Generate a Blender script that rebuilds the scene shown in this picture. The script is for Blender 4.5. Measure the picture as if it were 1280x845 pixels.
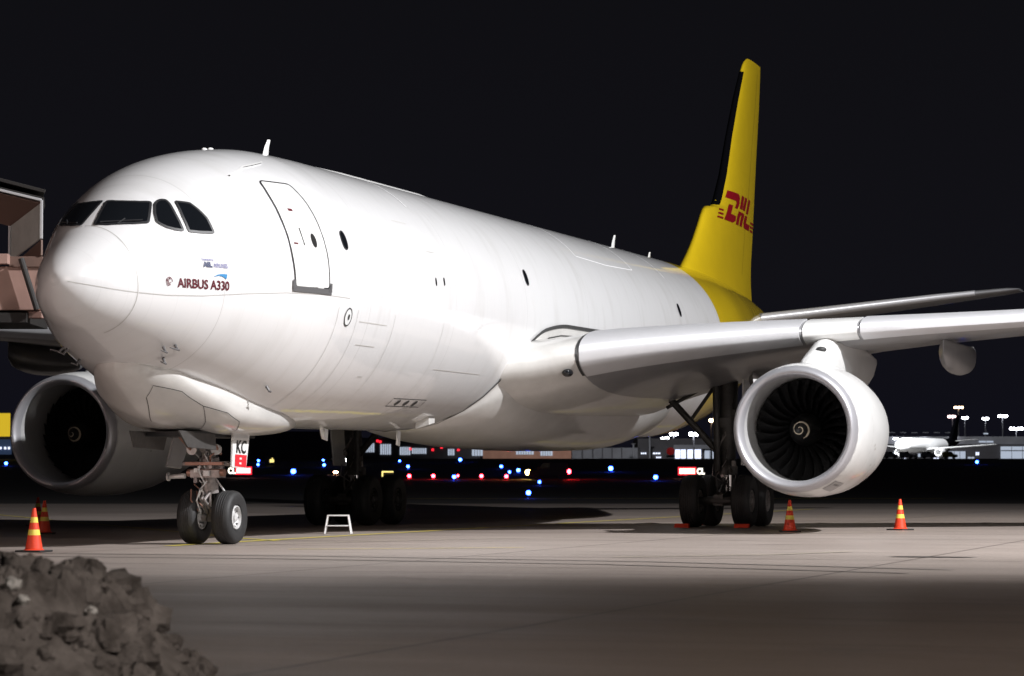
import bpy, bmesh, math, random
from math import sin, cos, radians, degrees, pi, sqrt, atan2
from mathutils import Vector, Matrix, noise
random.seed(7)
for o in list(bpy.data.objects): bpy.data.objects.remove(o)
SC = bpy.context.scene
COL = SC.collection

# ------------------------------------------------------------------ camera, sky, lamps, exposure
CAM = Vector((-44.5172, -22.4318, 1.3356))
VIEW = Vector((0.95237, 0.30081, 0.04988)).normalized()
cd = bpy.data.cameras.new('camera')
cam = bpy.data.objects.new('camera', cd); COL.objects.link(cam)
cam.location = CAM
cam.rotation_euler = VIEW.to_track_quat('-Z', 'Y').to_euler()
cd.sensor_width = 36.0; cd.lens = 3479.34 / 1280 * 36
cd.clip_start = 0.5; cd.clip_end = 9000
cd.dof.use_dof = True; cd.dof.focus_distance = 62.0; cd.dof.aperture_fstop = 3.2
SC.camera = cam
SC.render.resolution_x = 1024; SC.render.resolution_y = 676

w = bpy.data.worlds.new('World'); SC.world = w; w.use_nodes = True
nt = w.node_tree; nt.nodes.clear()
wo = nt.nodes.new('ShaderNodeOutputWorld'); bg = nt.nodes.new('ShaderNodeBackground')
tc = nt.nodes.new('ShaderNodeTexCoord'); sx = nt.nodes.new('ShaderNodeSeparateXYZ'); cr = nt.nodes.new('ShaderNodeValToRGB')
nt.links.new(tc.outputs['Generated'], sx.inputs[0]); nt.links.new(sx.outputs['Z'], cr.inputs[0])
nt.links.new(cr.outputs[0], bg.inputs['Color']); nt.links.new(bg.outputs[0], wo.inputs[0])
e = cr.color_ramp.elements
e[0].position = 0.0; e[0].color = (0.0060, 0.0060, 0.0115, 1)
e[1].position = 0.25; e[1].color = (0.0056, 0.0055, 0.0068, 1)
m_ = cr.color_ramp.elements.new(0.07); m_.color = (0.0075, 0.0073, 0.0104, 1)
bg.inputs['Strength'].default_value = .75

def lamp(name, loc, target, power, size=0.5, color=(1, 1, 1), cone=70, blend=0.4):
    l = bpy.data.lights.new(name, 'SPOT'); l.energy = power; l.shadow_soft_size = size; l.color = color
    l.spot_size = radians(cone); l.spot_blend = blend
    o = bpy.data.objects.new(name, l); COL.objects.link(o); o.location = loc
    o.rotation_euler = (Vector(target) - Vector(loc)).to_track_quat('-Z', 'Y').to_euler()
    return o
def mast(az, el, d, tgt=(18, -3, 4)):
    return (tgt[0] - d*cos(radians(el))*cos(radians(az)), tgt[1] - d*cos(radians(el))*sin(radians(az)), tgt[2] + d*sin(radians(el)))
lamp('floodlight_key', mast(70, 35, 48, (21, -3, 4)), (25, -4, 2), 174000, 0.35, (.99, .985, 1), 110, .9)
lamp('floodlight_side', mast(50, 26, 70, (24, -3, 4)), (26, -6, 3), 24000, 0.5, (1, .98, .96), 60, .8)
lamp('floodlight_sodium', (-52, 36, 7.5), (1, 2, 4.5), 23000, 1.0, (1, .72, .64), 32, .9)
lamp('foreground_fill_lamp', (-42, -36, 18), (-23, -20, 0), 40000, 0.8, (1, .90, .83), 76, 1.0)  # unseen lamp added to brighten the foreground and the heap
for k_, (lx_, ly_, lz_) in enumerate(((-150, -60, 11), (-160, -92, 14), (-150, -128, 10), (-120, -150, 16), (-175, -30, 12))):    # lamps of the stands behind the viewer
    lamp('stand_lamp', (lx_, ly_, lz_), (0, 0, 4), 3000, 0.9, (1, .97, .92), 30, .5)

vs = SC.view_settings
vs.view_transform = 'Standard'; vs.look = 'None'; vs.exposure = 0.0; vs.gamma = 1.0; vs.use_curve_mapping = False
SC.cycles.max_bounces = 6; SC.cycles.glossy_bounces = 4; SC.cycles.diffuse_bounces = 3
SC.cycles.sample_clamp_indirect = 4.0

# ------------------------------------------------------------------ materials
def mat(name, col, rough=.5, metal=0, coat=0, coat_rough=.05, noise_amt=0, noise_scale=3.0, bump=0, bump_scale=40, emit=None, emit_s=0, spec=.5, stretch=None, col2=None, rough_var=0):
    m = bpy.data.materials.new(name); m.use_nodes = True
    n = m.node_tree; b = n.nodes['Principled BSDF']
    b.inputs['Base Color'].default_value = (*col, 1); b.inputs['Roughness'].default_value = rough
    b.inputs['Metallic'].default_value = metal; b.inputs['Coat Weight'].default_value = coat
    b.inputs['Coat Roughness'].default_value = coat_rough; b.inputs['Specular IOR Level'].default_value = spec
    if emit:
        b.inputs['Emission Color'].default_value = (*emit, 1); b.inputs['Emission Strength'].default_value = emit_s
    if noise_amt or bump or rough_var:
        t = n.nodes.new('ShaderNodeTexCoord'); mp = n.nodes.new('ShaderNodeMapping')
        n.links.new(t.outputs['Object'], mp.inputs[0])
        if stretch: mp.inputs['Scale'].default_value = stretch
    if noise_amt or rough_var:
        nz = n.nodes.new('ShaderNodeTexNoise'); nz.inputs['Scale'].default_value = noise_scale; nz.inputs['Detail'].default_value = 6; nz.inputs['Roughness'].default_value = .62
        n.links.new(mp.outputs[0], nz.inputs['Vector'])
    if noise_amt:
        r = n.nodes.new('ShaderNodeValToRGB'); r.color_ramp.elements[0].position = .33; r.color_ramp.elements[1].position = .68
        c2 = col2 or tuple(c * (1 - noise_amt) for c in col)
        r.color_ramp.elements[0].color = (*c2, 1); r.color_ramp.elements[1].color = (*col, 1)
        n.links.new(nz.outputs['Fac'], r.inputs[0]); n.links.new(r.outputs[0], b.inputs['Base Color'])
    if rough_var:
        mr = n.nodes.new('ShaderNodeMapRange'); mr.inputs['To Min'].default_value = max(0.02, rough - rough_var); mr.inputs['To Max'].default_value = rough + rough_var
        n.links.new(nz.outputs['Fac'], mr.inputs['Value']); n.links.new(mr.outputs[0], b.inputs['Roughness'])
    if bump:
        nb = n.nodes.new('ShaderNodeTexNoise'); nb.inputs['Scale'].default_value = bump_scale; nb.inputs['Detail'].default_value = 5
        n.links.new(mp.outputs[0], nb.inputs['Vector']); bp = n.nodes.new('ShaderNodeBump'); bp.inputs['Strength'].default_value = bump
        bp.inputs['Distance'].default_value = .02
        n.links.new(nb.outputs['Fac'], bp.inputs['Height']); n.links.new(bp.outputs[0], b.inputs['Normal'])
    return m

def fuselage_paint(split_x):
    """gloss white paint, yellow aft of split_x, frame joints, grime streaks on the belly"""
    m = mat('fuselage_paint', (.78, .78, .77), .32, 0, .9, .035)
    n = m.node_tree; L = n.links.new; b = n.nodes['Principled BSDF']
    t = n.nodes.new('ShaderNodeTexCoord'); s = n.nodes.new('ShaderNodeSeparateXYZ'); L(t.outputs['Object'], s.inputs[0])
    def math_(op, a, b_=None, clamp=False):
        k = n.nodes.new('ShaderNodeMath'); k.operation = op; k.use_clamp = clamp
        for i, v in enumerate((a, b_)):
            if v is None: continue
            if isinstance(v, (int, float)): k.inputs[i].default_value = v
            else: L(v, k.inputs[i])
        return k.outputs[0]
    def mix(f, a, b_):
        k = n.nodes.new('ShaderNodeMix'); k.data_type = 'RGBA'
        L(f, k.inputs[0])
        for i, v in ((6, a), (7, b_)):
            if isinstance(v, tuple): k.inputs[i].default_value = (*v, 1)
            else: L(v, k.inputs[i])
        return k.outputs[2]
    mp = n.nodes.new('ShaderNodeMapping'); mp.inputs['Scale'].default_value = (1.2, .35, .35); L(t.outputs['Object'], mp.inputs[0])
    nz = n.nodes.new('ShaderNodeTexNoise'); nz.inputs['Scale'].default_value = 1.6; nz.inputs['Detail'].default_value = 8; L(mp.outputs[0], nz.inputs['Vector'])
    g = math_('MULTIPLY', math_('SUBTRACT', nz.outputs['Fac'], .52, True), 1.6, True)
    base = mix(g, (.70, .70, .705), (.50, .49, .47))
    # frame joints every few metres
    fx = math_('FRACT', math_('DIVIDE', math_('ADD', s.outputs['X'], 10.35), 5.3))
    j = math_('LESS_THAN', math_('ABSOLUTE', math_('SUBTRACT', fx, .5)), .0016)
    base = mix(math_('MULTIPLY', j, .5), base, (.35, .34, .33))
    ff = math_('FRACT', math_('DIVIDE', s.outputs['X'], .533)); jf = math_('LESS_THAN', math_('ABSOLUTE', math_('SUBTRACT', ff, .5)), .012)
    base = mix(math_('MULTIPLY', jf, .10), base, (.35, .34, .33))
    nb = n.nodes.new('ShaderNodeTexNoise'); nb.inputs['Scale'].default_value = 1.3; nb.inputs['Detail'].default_value = 2; L(t.outputs['Object'], nb.inputs['Vector'])
    bp = n.nodes.new('ShaderNodeBump'); bp.inputs['Strength'].default_value = .25; bp.inputs['Distance'].default_value = .02; L(nb.outputs['Fac'], bp.inputs['Height']); L(bp.outputs[0], b.inputs['Coat Normal'])
    y = math_('GREATER_THAN', s.outputs['X'], split_x)
    base = mix(y, base, (.64, .45, .010))
    L(base, b.inputs['Base Color'])
    return m

M = {}
M['paint'] = None
M['white'] = mat('white_paint', (.70, .70, .69), .32, 0, .4, .06, noise_amt=.08, noise_scale=1.3)
M['fairing'] = mat('fairing_paint', (.62, .61, .59), .3, 0, .5, .08, noise_amt=.2, noise_scale=1.1, stretch=(.6, 1, 1))
M['yellow'] = mat('yellow_paint', (.64, .45, .010), .35, 0, .4, .08, noise_amt=.08, noise_scale=1.0)
M['wing'] = mat('wing_grey_paint', (.30, .30, .31), .36, .3, .3, .15, noise_amt=.15, noise_scale=1.4)
M['slat'] = mat('bare_aluminium', (.60, .60, .62), .40, .3, 0, noise_amt=.06, noise_scale=2)
M['lip'] = mat('intake_lip_metal', (.50, .50, .53), .40, .55, noise_amt=.05, noise_scale=2)
M['duct'] = mat('intake_duct', (.42, .42, .42), .45, .0, .2, noise_amt=.15)
M['blade'] = mat('fan_blade_titanium', (.009, .009, .010), .42, .2)
M['spinner'] = mat('spinner_black', (.005, .005, .005), .4)
M['spiral'] = mat('spiral_white', (.62, .55, .42), .5)
M['dark'] = mat('dark_cavity', (.012, .012, .013), .7)
M['glass'] = mat('cockpit_glass', (.006, .007, .009), .05, 0, .5, .02)
M['frame'] = mat('window_frame', (.018, .018, .02), .4)
M['line'] = mat('panel_gap', (.035, .035, .035), .6)
M['faint'] = mat('faint_joint', (.45, .44, .42), .5)
M['palepanel'] = mat('grey_patch', (.62, .63, .63), .4)
M['sill'] = mat('door_sill_metal', (.17, .17, .175), .4, .5)
M['red'] = mat('dark_red_lettering', (.10, .004, .012), .4)
M['logo'] = mat('logo_red', (.24, .004, .010), .4, 0, .2)
M['blue'] = mat('emblem_blue', (.04, .22, .46), .4)
M['navy'] = mat('text_navy', (.03, .04, .10), .4)
M['lilac'] = mat('text_lilac', (.20, .20, .36), .4)
M['black'] = mat('black_paint', (.01, .01, .01), .4)
M['strut'] = mat('gear_paint', (.34, .31, .30), .38, .3, noise_amt=.5, noise_scale=9)
M['gdark'] = mat('gear_dark', (.07, .065, .062), .5, .3, noise_amt=.4, noise_scale=8)
M['chrome'] = mat('oleo_chrome', (.75, .74, .74), .12, 1)
M['copper'] = mat('hydraulic_brown', (.30, .16, .12), .4, .3)
M['tyre'] = mat('tyre_rubber', (.022, .022, .023), .62, noise_amt=.35, noise_scale=5, bump=.3, bump_scale=60)
M['rim'] = mat('wheel_rim', (.66, .66, .66), .4, .1, noise_amt=.3, noise_scale=12)
M['cone'] = mat('cone_orange', (.80, .055, .015), .5, noise_amt=.15, noise_scale=12)
M['conestripe'] = mat('cone_stripe', (.82, .66, .10), .35)
M['rubber'] = mat('rubber_base', (.02, .02, .02), .7)
M['stool'] = mat('stool_aluminium', (.72, .72, .72), .4, .3)

def emat(name, col, s, base=(.02, .02, .02)):
    return mat(name, base, .5, emit=col, emit_s=s)
M['eblue'] = emat('lamp_blue', (.020, .075, 1.0), 50)
M['ered'] = emat('lamp_red', (1.0, .018, .03), 60)
M['eyellow'] = emat('lamp_yellow', (1.0, .62, .16), 45)
M['ewhite'] = emat('lamp_white', (.9, .93, 1.0), 28)
M['eorange'] = emat('lamp_orange', (1.0, .5, .28), 30)
M['ewin'] = emat('lit_window', (.72, .82, 1.0), .55)
M['ewin2'] = emat('lit_hall', (.74, .80, 1.0), 1.6)
M['esignred'] = emat('sign_red', (1.0, .02, .04), 1.6)
M['esignpink'] = emat('sign_face_white', (1.0, .62, .60), 2.2)
M['esignwarm'] = emat('sign_face_warm', (1.0, .72, .5), 3.0)
M['esigny'] = emat('sign_glyph_yellow', (1.0, .80, .25), 1.4)
M['esignw'] = emat('sign_glyph_white', (1.0, .95, .8), 2.0)
M['efascia'] = emat('fascia_yellow', (.85, .58, .03), .75, (.5, .35, .02))

# ------------------------------------------------------------------ mesh helpers
WORLD = {}                       # object -> world origin, so children can be placed in their parent's frame
class MB:
    def __init__(s): s.v = []; s.f = []; s.m = []
    def add(s, vs, fs, mi=0):
        k = len(s.v); s.v += [tuple(x) for x in vs]; s.f += [tuple(i + k for i in f) for f in fs]; s.m += [mi] * len(fs); return s
    def box(s, c, d, R=None, mi=0, taper=1.0):
        vs = []
        for sz in (-1, 1):
            t = taper if sz > 0 else 1
            for sx_, sy in ((-1, -1), (1, -1), (1, 1), (-1, 1)):
                p = Vector((sx_*d[0]/2*t, sy*d[1]/2*t, sz*d[2]/2))
                if R: p = R @ p
                vs.append(Vector(c) + p)
        return s.add(vs, [(3, 2, 1, 0), (4, 5, 6, 7), (0, 1, 5, 4), (1, 2, 6, 5), (2, 3, 7, 6), (3, 0, 4, 7)], mi)
    def tube(s, a, b, r0, r1=None, n=14, mi=0, cap=True):
        a, b = Vector(a), Vector(b); r1 = r0 if r1 is None else r1
        q = (b - a).to_track_quat('Z', 'Y'); vs = []
        for p, r in ((a, r0), (b, r1)):
            for i in range(n):
                t = 2*pi*i/n; vs.append(p + q @ Vector((r*cos(t), r*sin(t), 0)))
        fs = [(i, (i+1) % n, n+(i+1) % n, n+i) for i in range(n)]
        if cap: fs += [tuple(range(n-1, -1, -1)), tuple(range(n, 2*n))]
        return s.add(vs, fs, mi)
    def path(s, pts, r, n=8, mi=0):
        for a, b in zip(pts[:-1], pts[1:]): s.tube(a, b, r, r, n, mi)
        return s
    def lathe(s, prof, o=(0, 0, 0), axis=(0, 0, 1), n=48, mi=0, close=False, mis=None):
        """prof: list of (distance along axis, radius)"""
        q = Vector(axis).to_track_quat('Z', 'Y'); o = Vector(o); vs = []
        for (h, r) in prof:
            for i in range(n):
                t = 2*pi*i/n; vs.append(o + q @ Vector((r*cos(t), r*sin(t), h)))
        k = len(prof)
        for j in range(k - (0 if close else 1)):
            a, b = j*n, ((j+1) % k)*n
            base = len(s.v) if j == 0 else base
            fs = [(a+i, a+(i+1) % n, b+(i+1) % n, b+i) for i in range(n)]
            s.f += [tuple(x + base for x in f) for f in fs]; s.m += [mis[j] if mis else mi]*n
        s.v += [tuple(v) for v in vs]
        return s
    def loft(s, rings, mi=0, cap=True, closed=True):
        n = len(rings[0]); vs = [p for r in rings for p in r]; fs = []
        for j in range(len(rings)-1):
            for i in range(n if closed else n-1):
                i2 = (i+1) % n
                fs.append((j*n+i, j*n+i2, (j+1)*n+i2, (j+1)*n+i))
        if cap and closed: fs += [tuple(range(n-1, -1, -1)), tuple((len(rings)-1)*n+i for i in range(n))]
        return s.add(vs, fs, mi)
    def ball(s, c, r, n=10, mi=0, sc=(1, 1, 1)):
        c = Vector(c); rings = []
        for j in range(1, n):
            t = pi*j/n
            rings.append([c + Vector((r*sc[0]*sin(t)*cos(2*pi*i/(2*n)), r*sc[1]*sin(t)*sin(2*pi*i/(2*n)), r*sc[2]*cos(t))) for i in range(2*n)])
        return s.loft(rings, mi)

def obj(name, mb, mats, parent=None, origin=(0, 0, 0), smooth=35, bevel=0, recalc=True):
    me = bpy.data.meshes.new(name)
    o_ = Vector(origin)
    me.from_pydata([tuple(Vector(v) - o_) for v in mb.v], [], mb.f)
    for m in (mats if isinstance(mats, (list, tuple)) else [mats]): me.materials.append(m)
    me.polygons.foreach_set('material_index', mb.m)
    if recalc:
        bm = bmesh.new(); bm.from_mesh(me); bmesh.ops.recalc_face_normals(bm, faces=bm.faces); bm.to_mesh(me); bm.free()
    if smooth:
        me.polygons.foreach_set('use_smooth', [True]*len(me.polygons)); me.set_sharp_from_angle(angle=radians(smooth))
    me.update()
    o = bpy.data.objects.new(name, me); COL.objects.link(o); WORLD[o] = o_
    o.location = o_
    if parent: o.parent = parent; o.location = o_ - WORLD[parent]
    if bevel:
        b = o.modifiers.new('bevel', 'BEVEL'); b.width = bevel; b.segments = 2; b.limit_method = 'ANGLE'
    return o
def tag(o, label=None, cat=None, group=None, kind=None):
    if label: o['label'] = label
    if cat: o['category'] = cat
    if group: o['group'] = group
    if kind: o['kind'] = kind
    return o
def empty(name, loc, label, cat, group=None):
    o = bpy.data.objects.new(name, None); COL.objects.link(o); o.location = loc; o.empty_display_size = .5
    WORLD[o] = Vector(loc); return tag(o, label, cat, group)
def move_copy(src, parent, origin, rot=None, mirror=False):
    """copy one object (shared mesh) under a parent at a world position"""
    c = src.copy(); COL.objects.link(c); WORLD[c] = Vector(origin); c.parent = parent
    c.location = Vector(origin) - (WORLD[parent] if parent else Vector((0, 0, 0)))
    if rot: c.rotation_euler = rot
    return c
def copy_tree(o, loc, rz=0):
    c = o.copy(); COL.objects.link(c); c.location = loc; c.rotation_euler.z = rz; WORLD[c] = Vector(loc)
    for ch in [x for x in COL.objects if x.parent == o]:
        d = ch.copy(); COL.objects.link(d); d.parent = c
        for g in [x for x in COL.objects if x.parent == ch]:
            k = g.copy(); COL.objects.link(k); k.parent = d
    return c

def smoothstep(t): t = max(0, min(1, t)); return t*t*(3-2*t)
def interp(tab, x, k=1):
    """monotone cubic through rows (x, a, b, ...)"""
    n = len(tab)
    if x <= tab[0][0]: return tab[0][k]
    if x >= tab[-1][0]: return tab[-1][k]
    i = max(j for j in range(n-1) if tab[j][0] <= x); x0, x1 = tab[i][0], tab[i+1][0]; h = x1-x0
    def sl(j):
        if j <= 0 or j >= n-1:
            a, b = (0, 1) if j <= 0 else (n-2, n-1); return (tab[b][k]-tab[a][k])/(tab[b][0]-tab[a][0])
        d0 = (tab[j][k]-tab[j-1][k])/(tab[j][0]-tab[j-1][0]); d1 = (tab[j+1][k]-tab[j][k])/(tab[j+1][0]-tab[j][0])
        if d0*d1 <= 0: return 0
        w1 = 2*(tab[j+1][0]-tab[j][0])+(tab[j][0]-tab[j-1][0]); w2 = (tab[j+1][0]-tab[j][0])+2*(tab[j][0]-tab[j-1][0])
        return (w1+w2)/(w1/d0+w2/d1)
    m0, m1 = sl(i), sl(i+1); t = (x-x0)/h
    return (2*t**3-3*t*t+1)*tab[i][k]+(t**3-2*t*t+t)*h*m0+(-2*t**3+3*t*t)*tab[i+1][k]+(t**3-t*t)*h*m1

# ------------------------------------------------------------------ ground, one sheet to the horizon
FH = Vector((0.95356, 0.30119)); RH = Vector((0.30116, -0.95357))     # apron's long axes
def ground_h(D):
    return (1.336 + .0066*D) * smoothstep((D-140)/420) if D < 2500 else 1.336 + .0066*2500
def far(D, lat, h=0):
    p = Vector((CAM.x, CAM.y)) + FH*D + RH*lat
    return Vector((p.x, p.y, ground_h(D) + h))

def ground_material(name, c1, c2, rough, joints=True, tracks=True, near=None):
    m = mat(name, c1, rough); n = m.node_tree; L = n.links.new; b = n.nodes['Principled BSDF']
    t = n.nodes.new('ShaderNodeTexCoord')
    def nz(scale, st=(1, 1, 1), det=6, rough_=.6):
        mp = n.nodes.new('ShaderNodeMapping'); mp.inputs['Scale'].default_value = st; mp.inputs['Rotation'].default_value = (0, 0, radians(-17.5))
        L(t.outputs['Object'], mp.inputs[0]); k = n.nodes.new('ShaderNodeTexNoise'); k.inputs['Scale'].default_value = scale; k.inputs['Detail'].default_value = det; k.inputs['Roughness'].default_value = rough_
        L(mp.outputs[0], k.inputs['Vector']); return k.outputs['Fac']
    def ramp(f, p0, p1, a, b_):
        r = n.nodes.new('ShaderNodeValToRGB'); r.color_ramp.elements[0].position = p0; r.color_ramp.elements[1].position = p1
        r.color_ramp.elements[0].color = (*a, 1); r.color_ramp.elements[1].color = (*b_, 1); L(f, r.inputs[0]); return r.outputs[0]
    def mul(a, b_, f=1.0):
        k = n.nodes.new('ShaderNodeMix'); k.data_type = 'RGBA'; k.blend_type = 'MULTIPLY'; k.inputs[0].default_value = f
        L(a, k.inputs[6]); L(b_, k.inputs[7]); return k.outputs[2]
    c = ramp(nz(.09, (1, .5, 1)), .35, .65, c1, c2)
    c = mul(c, ramp(nz(.55, (1, .22, 1), 8, .7), .3, .7, (.72, .71, .70), (1.05, 1.04, 1.03)))
    c = mul(c, ramp(nz(14, det=4), .3, .7, (.80, .80, .80), (1.1, 1.1, 1.1)))
    if tracks:   # oil stains and drips
        c = mul(c, ramp(nz(.8, (1, .35, 1), 5, .55), .26, .36, (.45, .43, .40), (1, 1, 1)))
        c = mul(c, ramp(nz(1.7, (1, .12, 1), 3, .5), .60, .72, (1, 1, 1), (.74, .73, .72)))
    if joints:
        mp = n.nodes.new('ShaderNodeMapping'); L(t.outputs['Object'], mp.inputs[0])
        br = n.nodes.new('ShaderNodeTexBrick'); br.offset = 0; br.inputs['Scale'].default_value = 1
        br.inputs['Brick Width'].default_value = 7.5; br.inputs['Row Height'].default_value = 7.5; br.inputs['Mortar Size'].default_value = .035; br.inputs['Mortar Smooth'].default_value = .3
        br.inputs['Color1'].default_value = (1, 1, 1, 1); br.inputs['Color2'].default_value = (.93, .93, .93, 1); br.inputs['Mortar'].default_value = (.30, .29, .28, 1)
        L(mp.outputs[0], br.inputs['Vector']); c = mul(c, br.outputs['Color'])
    if near:      # viewer's side of an uneven line darkens: floodlight's edge painted into the ground colour
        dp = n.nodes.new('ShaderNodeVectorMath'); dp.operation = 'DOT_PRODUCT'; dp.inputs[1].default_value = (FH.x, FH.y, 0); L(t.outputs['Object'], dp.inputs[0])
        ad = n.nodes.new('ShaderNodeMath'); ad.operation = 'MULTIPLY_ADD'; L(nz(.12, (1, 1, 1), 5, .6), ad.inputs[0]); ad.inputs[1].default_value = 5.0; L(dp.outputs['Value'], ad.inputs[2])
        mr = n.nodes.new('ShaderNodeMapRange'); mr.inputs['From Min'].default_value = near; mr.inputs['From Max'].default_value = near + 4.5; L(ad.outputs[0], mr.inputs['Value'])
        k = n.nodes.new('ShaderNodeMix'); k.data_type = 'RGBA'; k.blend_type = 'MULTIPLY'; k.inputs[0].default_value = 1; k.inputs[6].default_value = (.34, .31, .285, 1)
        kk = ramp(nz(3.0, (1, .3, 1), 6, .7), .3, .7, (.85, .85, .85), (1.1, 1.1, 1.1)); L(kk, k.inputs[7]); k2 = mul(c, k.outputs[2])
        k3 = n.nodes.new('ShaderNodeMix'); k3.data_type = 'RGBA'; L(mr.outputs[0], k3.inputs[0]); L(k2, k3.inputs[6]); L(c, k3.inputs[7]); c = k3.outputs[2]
    L(c, b.inputs['Base Color'])
    rr = n.nodes.new('ShaderNodeMapRange'); rr.inputs['To Min'].default_value = rough-.16; rr.inputs['To Max'].default_value = rough+.14
    L(nz(.35, (1, .3, 1)), rr.inputs['Value']); L(rr.outputs[0], b.inputs['Roughness'])
    bp = n.nodes.new('ShaderNodeBump'); bp.inputs['Strength'].default_value = .35; bp.inputs['Distance'].default_value = .012
    L(nz(30, det=5), bp.inputs['Height']); L(bp.outputs[0], b.inputs['Normal'])
    return m

g = MB()
Ds = [-160, -60, -10] + list(range(0, 140, 20)) + list(range(140, 640, 20)) + [700, 800, 1000, 1300, 1700, 2200, 2800, 4000, 6500]
Ls = [-3200, -1500, -600, -250, -100, -40, 0, 40, 100, 250, 600, 1500, 3200]
grid = []
for D in Ds:
    row = []
    for l in Ls:
        p = Vector((CAM.x, CAM.y)) + FH*D + RH*l; row.append(len(g.v)); g.v.append((p.x, p.y, ground_h(D)))
    grid.append(row)
for a in range(len(Ds)-1):
    for b in range(len(Ls)-1):
        g.f.append((grid[a][b], grid[a+1][b], grid[a+1][b+1], grid[a][b+1])); g.m.append(0 if Ds[a] < 140 else 1)
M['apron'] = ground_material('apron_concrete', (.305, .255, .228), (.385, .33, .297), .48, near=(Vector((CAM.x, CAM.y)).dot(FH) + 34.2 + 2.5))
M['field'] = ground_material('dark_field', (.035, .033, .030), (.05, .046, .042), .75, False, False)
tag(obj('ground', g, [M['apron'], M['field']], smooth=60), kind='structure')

def stripe(name, pts, wdt, m, z=.006):
    s = MB(); L, R = [], []
    for i, p in enumerate(pts):
        p = Vector(p); q0 = Vector(pts[max(0, i-1)]); q1 = Vector(pts[min(len(pts)-1, i+1)]); t = (q1-q0).normalized(); nn = Vector((-t.y, t.x))*wdt/2
        L.append((*(p+nn), z)); R.append((*(p-nn), z))
    k = len(pts); s.add(L+R, [(i, i+1, k+i+1, k+i) for i in range(k-1)])
    return tag(obj(name, s, m), kind='structure')
M['yline'] = mat('yellow_line_paint', (.80, .68, .08), .5, noise_amt=.3, noise_scale=5, col2=(.50, .42, .10))
M['wline'] = mat('pale_line_paint', (.50, .45, .34), .5, noise_amt=.5, noise_scale=4, col2=(.27, .24, .19))
stripe('stand_centre_line', [(5.0, .2), (9, .25), (15, .3), (28, .4), (70, .6)], .24, M['yline'])
stripe('turn_in_line', [(9.6, -.2), (11.5, 1.4), (17.5, 5.6), (33.3, 17.0), (44.3, 24.8), (70, 42)], .15, M['yline'], .010)
stripe('service_line', [(5.2, -.5), (6.4, -1.2), (10.5, -2.6), (13.4, -4.1), (18, -7), (24.4, -12.5)], .10, M['wline'], .014)
stripe('stop_mark', [(3.3, -3.0), (4.4, -4.9), (5.7, -6.8)], .12, M['yline'], .010)
stripe('worn_curved_mark', [(0.2, -10.1), (1.4, -11.3), (2.6, -12.3), (4.8, -13.2)], .14, M['wline'], .010)
stripe('far_taxiway_line', [tuple(far(166, -10).xy), tuple(far(167, 8).xy), tuple(far(168, 26).xy)], 1.2, M['yline'], .02 + ground_h(167))
def seam(pts, wd=.035):
    P_ = [];
    for a_, b_ in zip(pts[:-1], pts[1:]):
        for k in range(14):
            t_ = k/14; x_ = a_[0]+(b_[0]-a_[0])*t_; y_ = a_[1]+(b_[1]-a_[1])*t_; P_.append((x_+.12*noise.noise(Vector((x_*.8, y_*.8, 4))), y_+.12*noise.noise(Vector((x_*.8, y_*.8, 8)))))
    return stripe('sealed_crack', P_, wd, M['tar'], .008)
M['tar'] = mat('tar_seam', (.04, .036, .034), .45)
seam([(1.5, -9), (1.2, -14), (2.2, -19)]); seam([(-4.5, 2), (-5.5, -6), (-4.8, -13)], .03); seam([(9, 5), (10.5, -4), (9.5, -13)], .04)
M['skid'] = mat('rubber_skid_mark', (.21, .182, .165), .6, noise_amt=.5, noise_scale=3, col2=(.29, .25, .225))
stripe('tyre_mark', [(-6, -16), (-3.5, -11), (-2.2, -5), (-2, 2)], .22, M['skid'], .010); stripe('tyre_mark', [(-4.4, -16.4), (-1.9, -11.2), (-.6, -5), (-.4, 2)], .22, M['skid'], .010)
M['oil'] = mat('oil_stain_dark', (.035, .032, .03), .3)
st = MB(); n = 36
st.add([(1.9 + (.22+.06*noise.noise(Vector((i*.7, 0, 0))))*cos(2*pi*i/n), -15.1 + (.75+.5*noise.noise(Vector((0, i*.5, 2))))*sin(2*pi*i/n), .009) for i in range(n)], [tuple(range(n))])
tag(obj('oil_stain', st, M['oil']), kind='structure')

# ------------------------------------------------------------------ the cargo aircraft
ZC, PA = 5.3044, .0065
PROF = [(-.28, -.31, -.31, 0, -.31), (-.265, -.22, -.4, .09, -.31), (-.2, -.1, -.53, .22, -.32), (-.05, .06, -.72, .40, -.34), (.2, .25, -.92, .60, -.36), (.5, .44, -1.07, .78, -.38), (.9, .68, -1.21, .97, -.39),
        (1.4, 1.04, -1.4, 1.2, -.39), (2, 1.43, -1.63, 1.48, -.36), (2.6, 1.72, -1.85, 1.76, -.3), (3.2, 1.97, -2.04, 2.0, -.22), (3.8, 2.18, -2.2, 2.22, -.13), (4.8, 2.45, -2.46, 2.5, -.05),
        (6, 2.66, -2.7, 2.74, 0), (7.2, 2.78, -2.8, 2.81, 0), (9, 2.82, -2.82, 2.82, 0), (39, 2.82, -2.82, 2.82, 0), (42, 2.82, -2.6, 2.72, .1), (46, 2.76, -1.95, 2.25, .4),
        (50, 2.6, -1.0, 1.6, .8), (54, 2.3, .05, .95, 1.2), (57, 2.0, .85, .45, 1.45), (58.5, 1.75, 1.3, .15, 1.5)]
def sect(x): return [interp(PROF, x, k) for k in (1, 2, 3, 4)]
def zc_at(x): return ZC + PA*(x-28.85)
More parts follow.
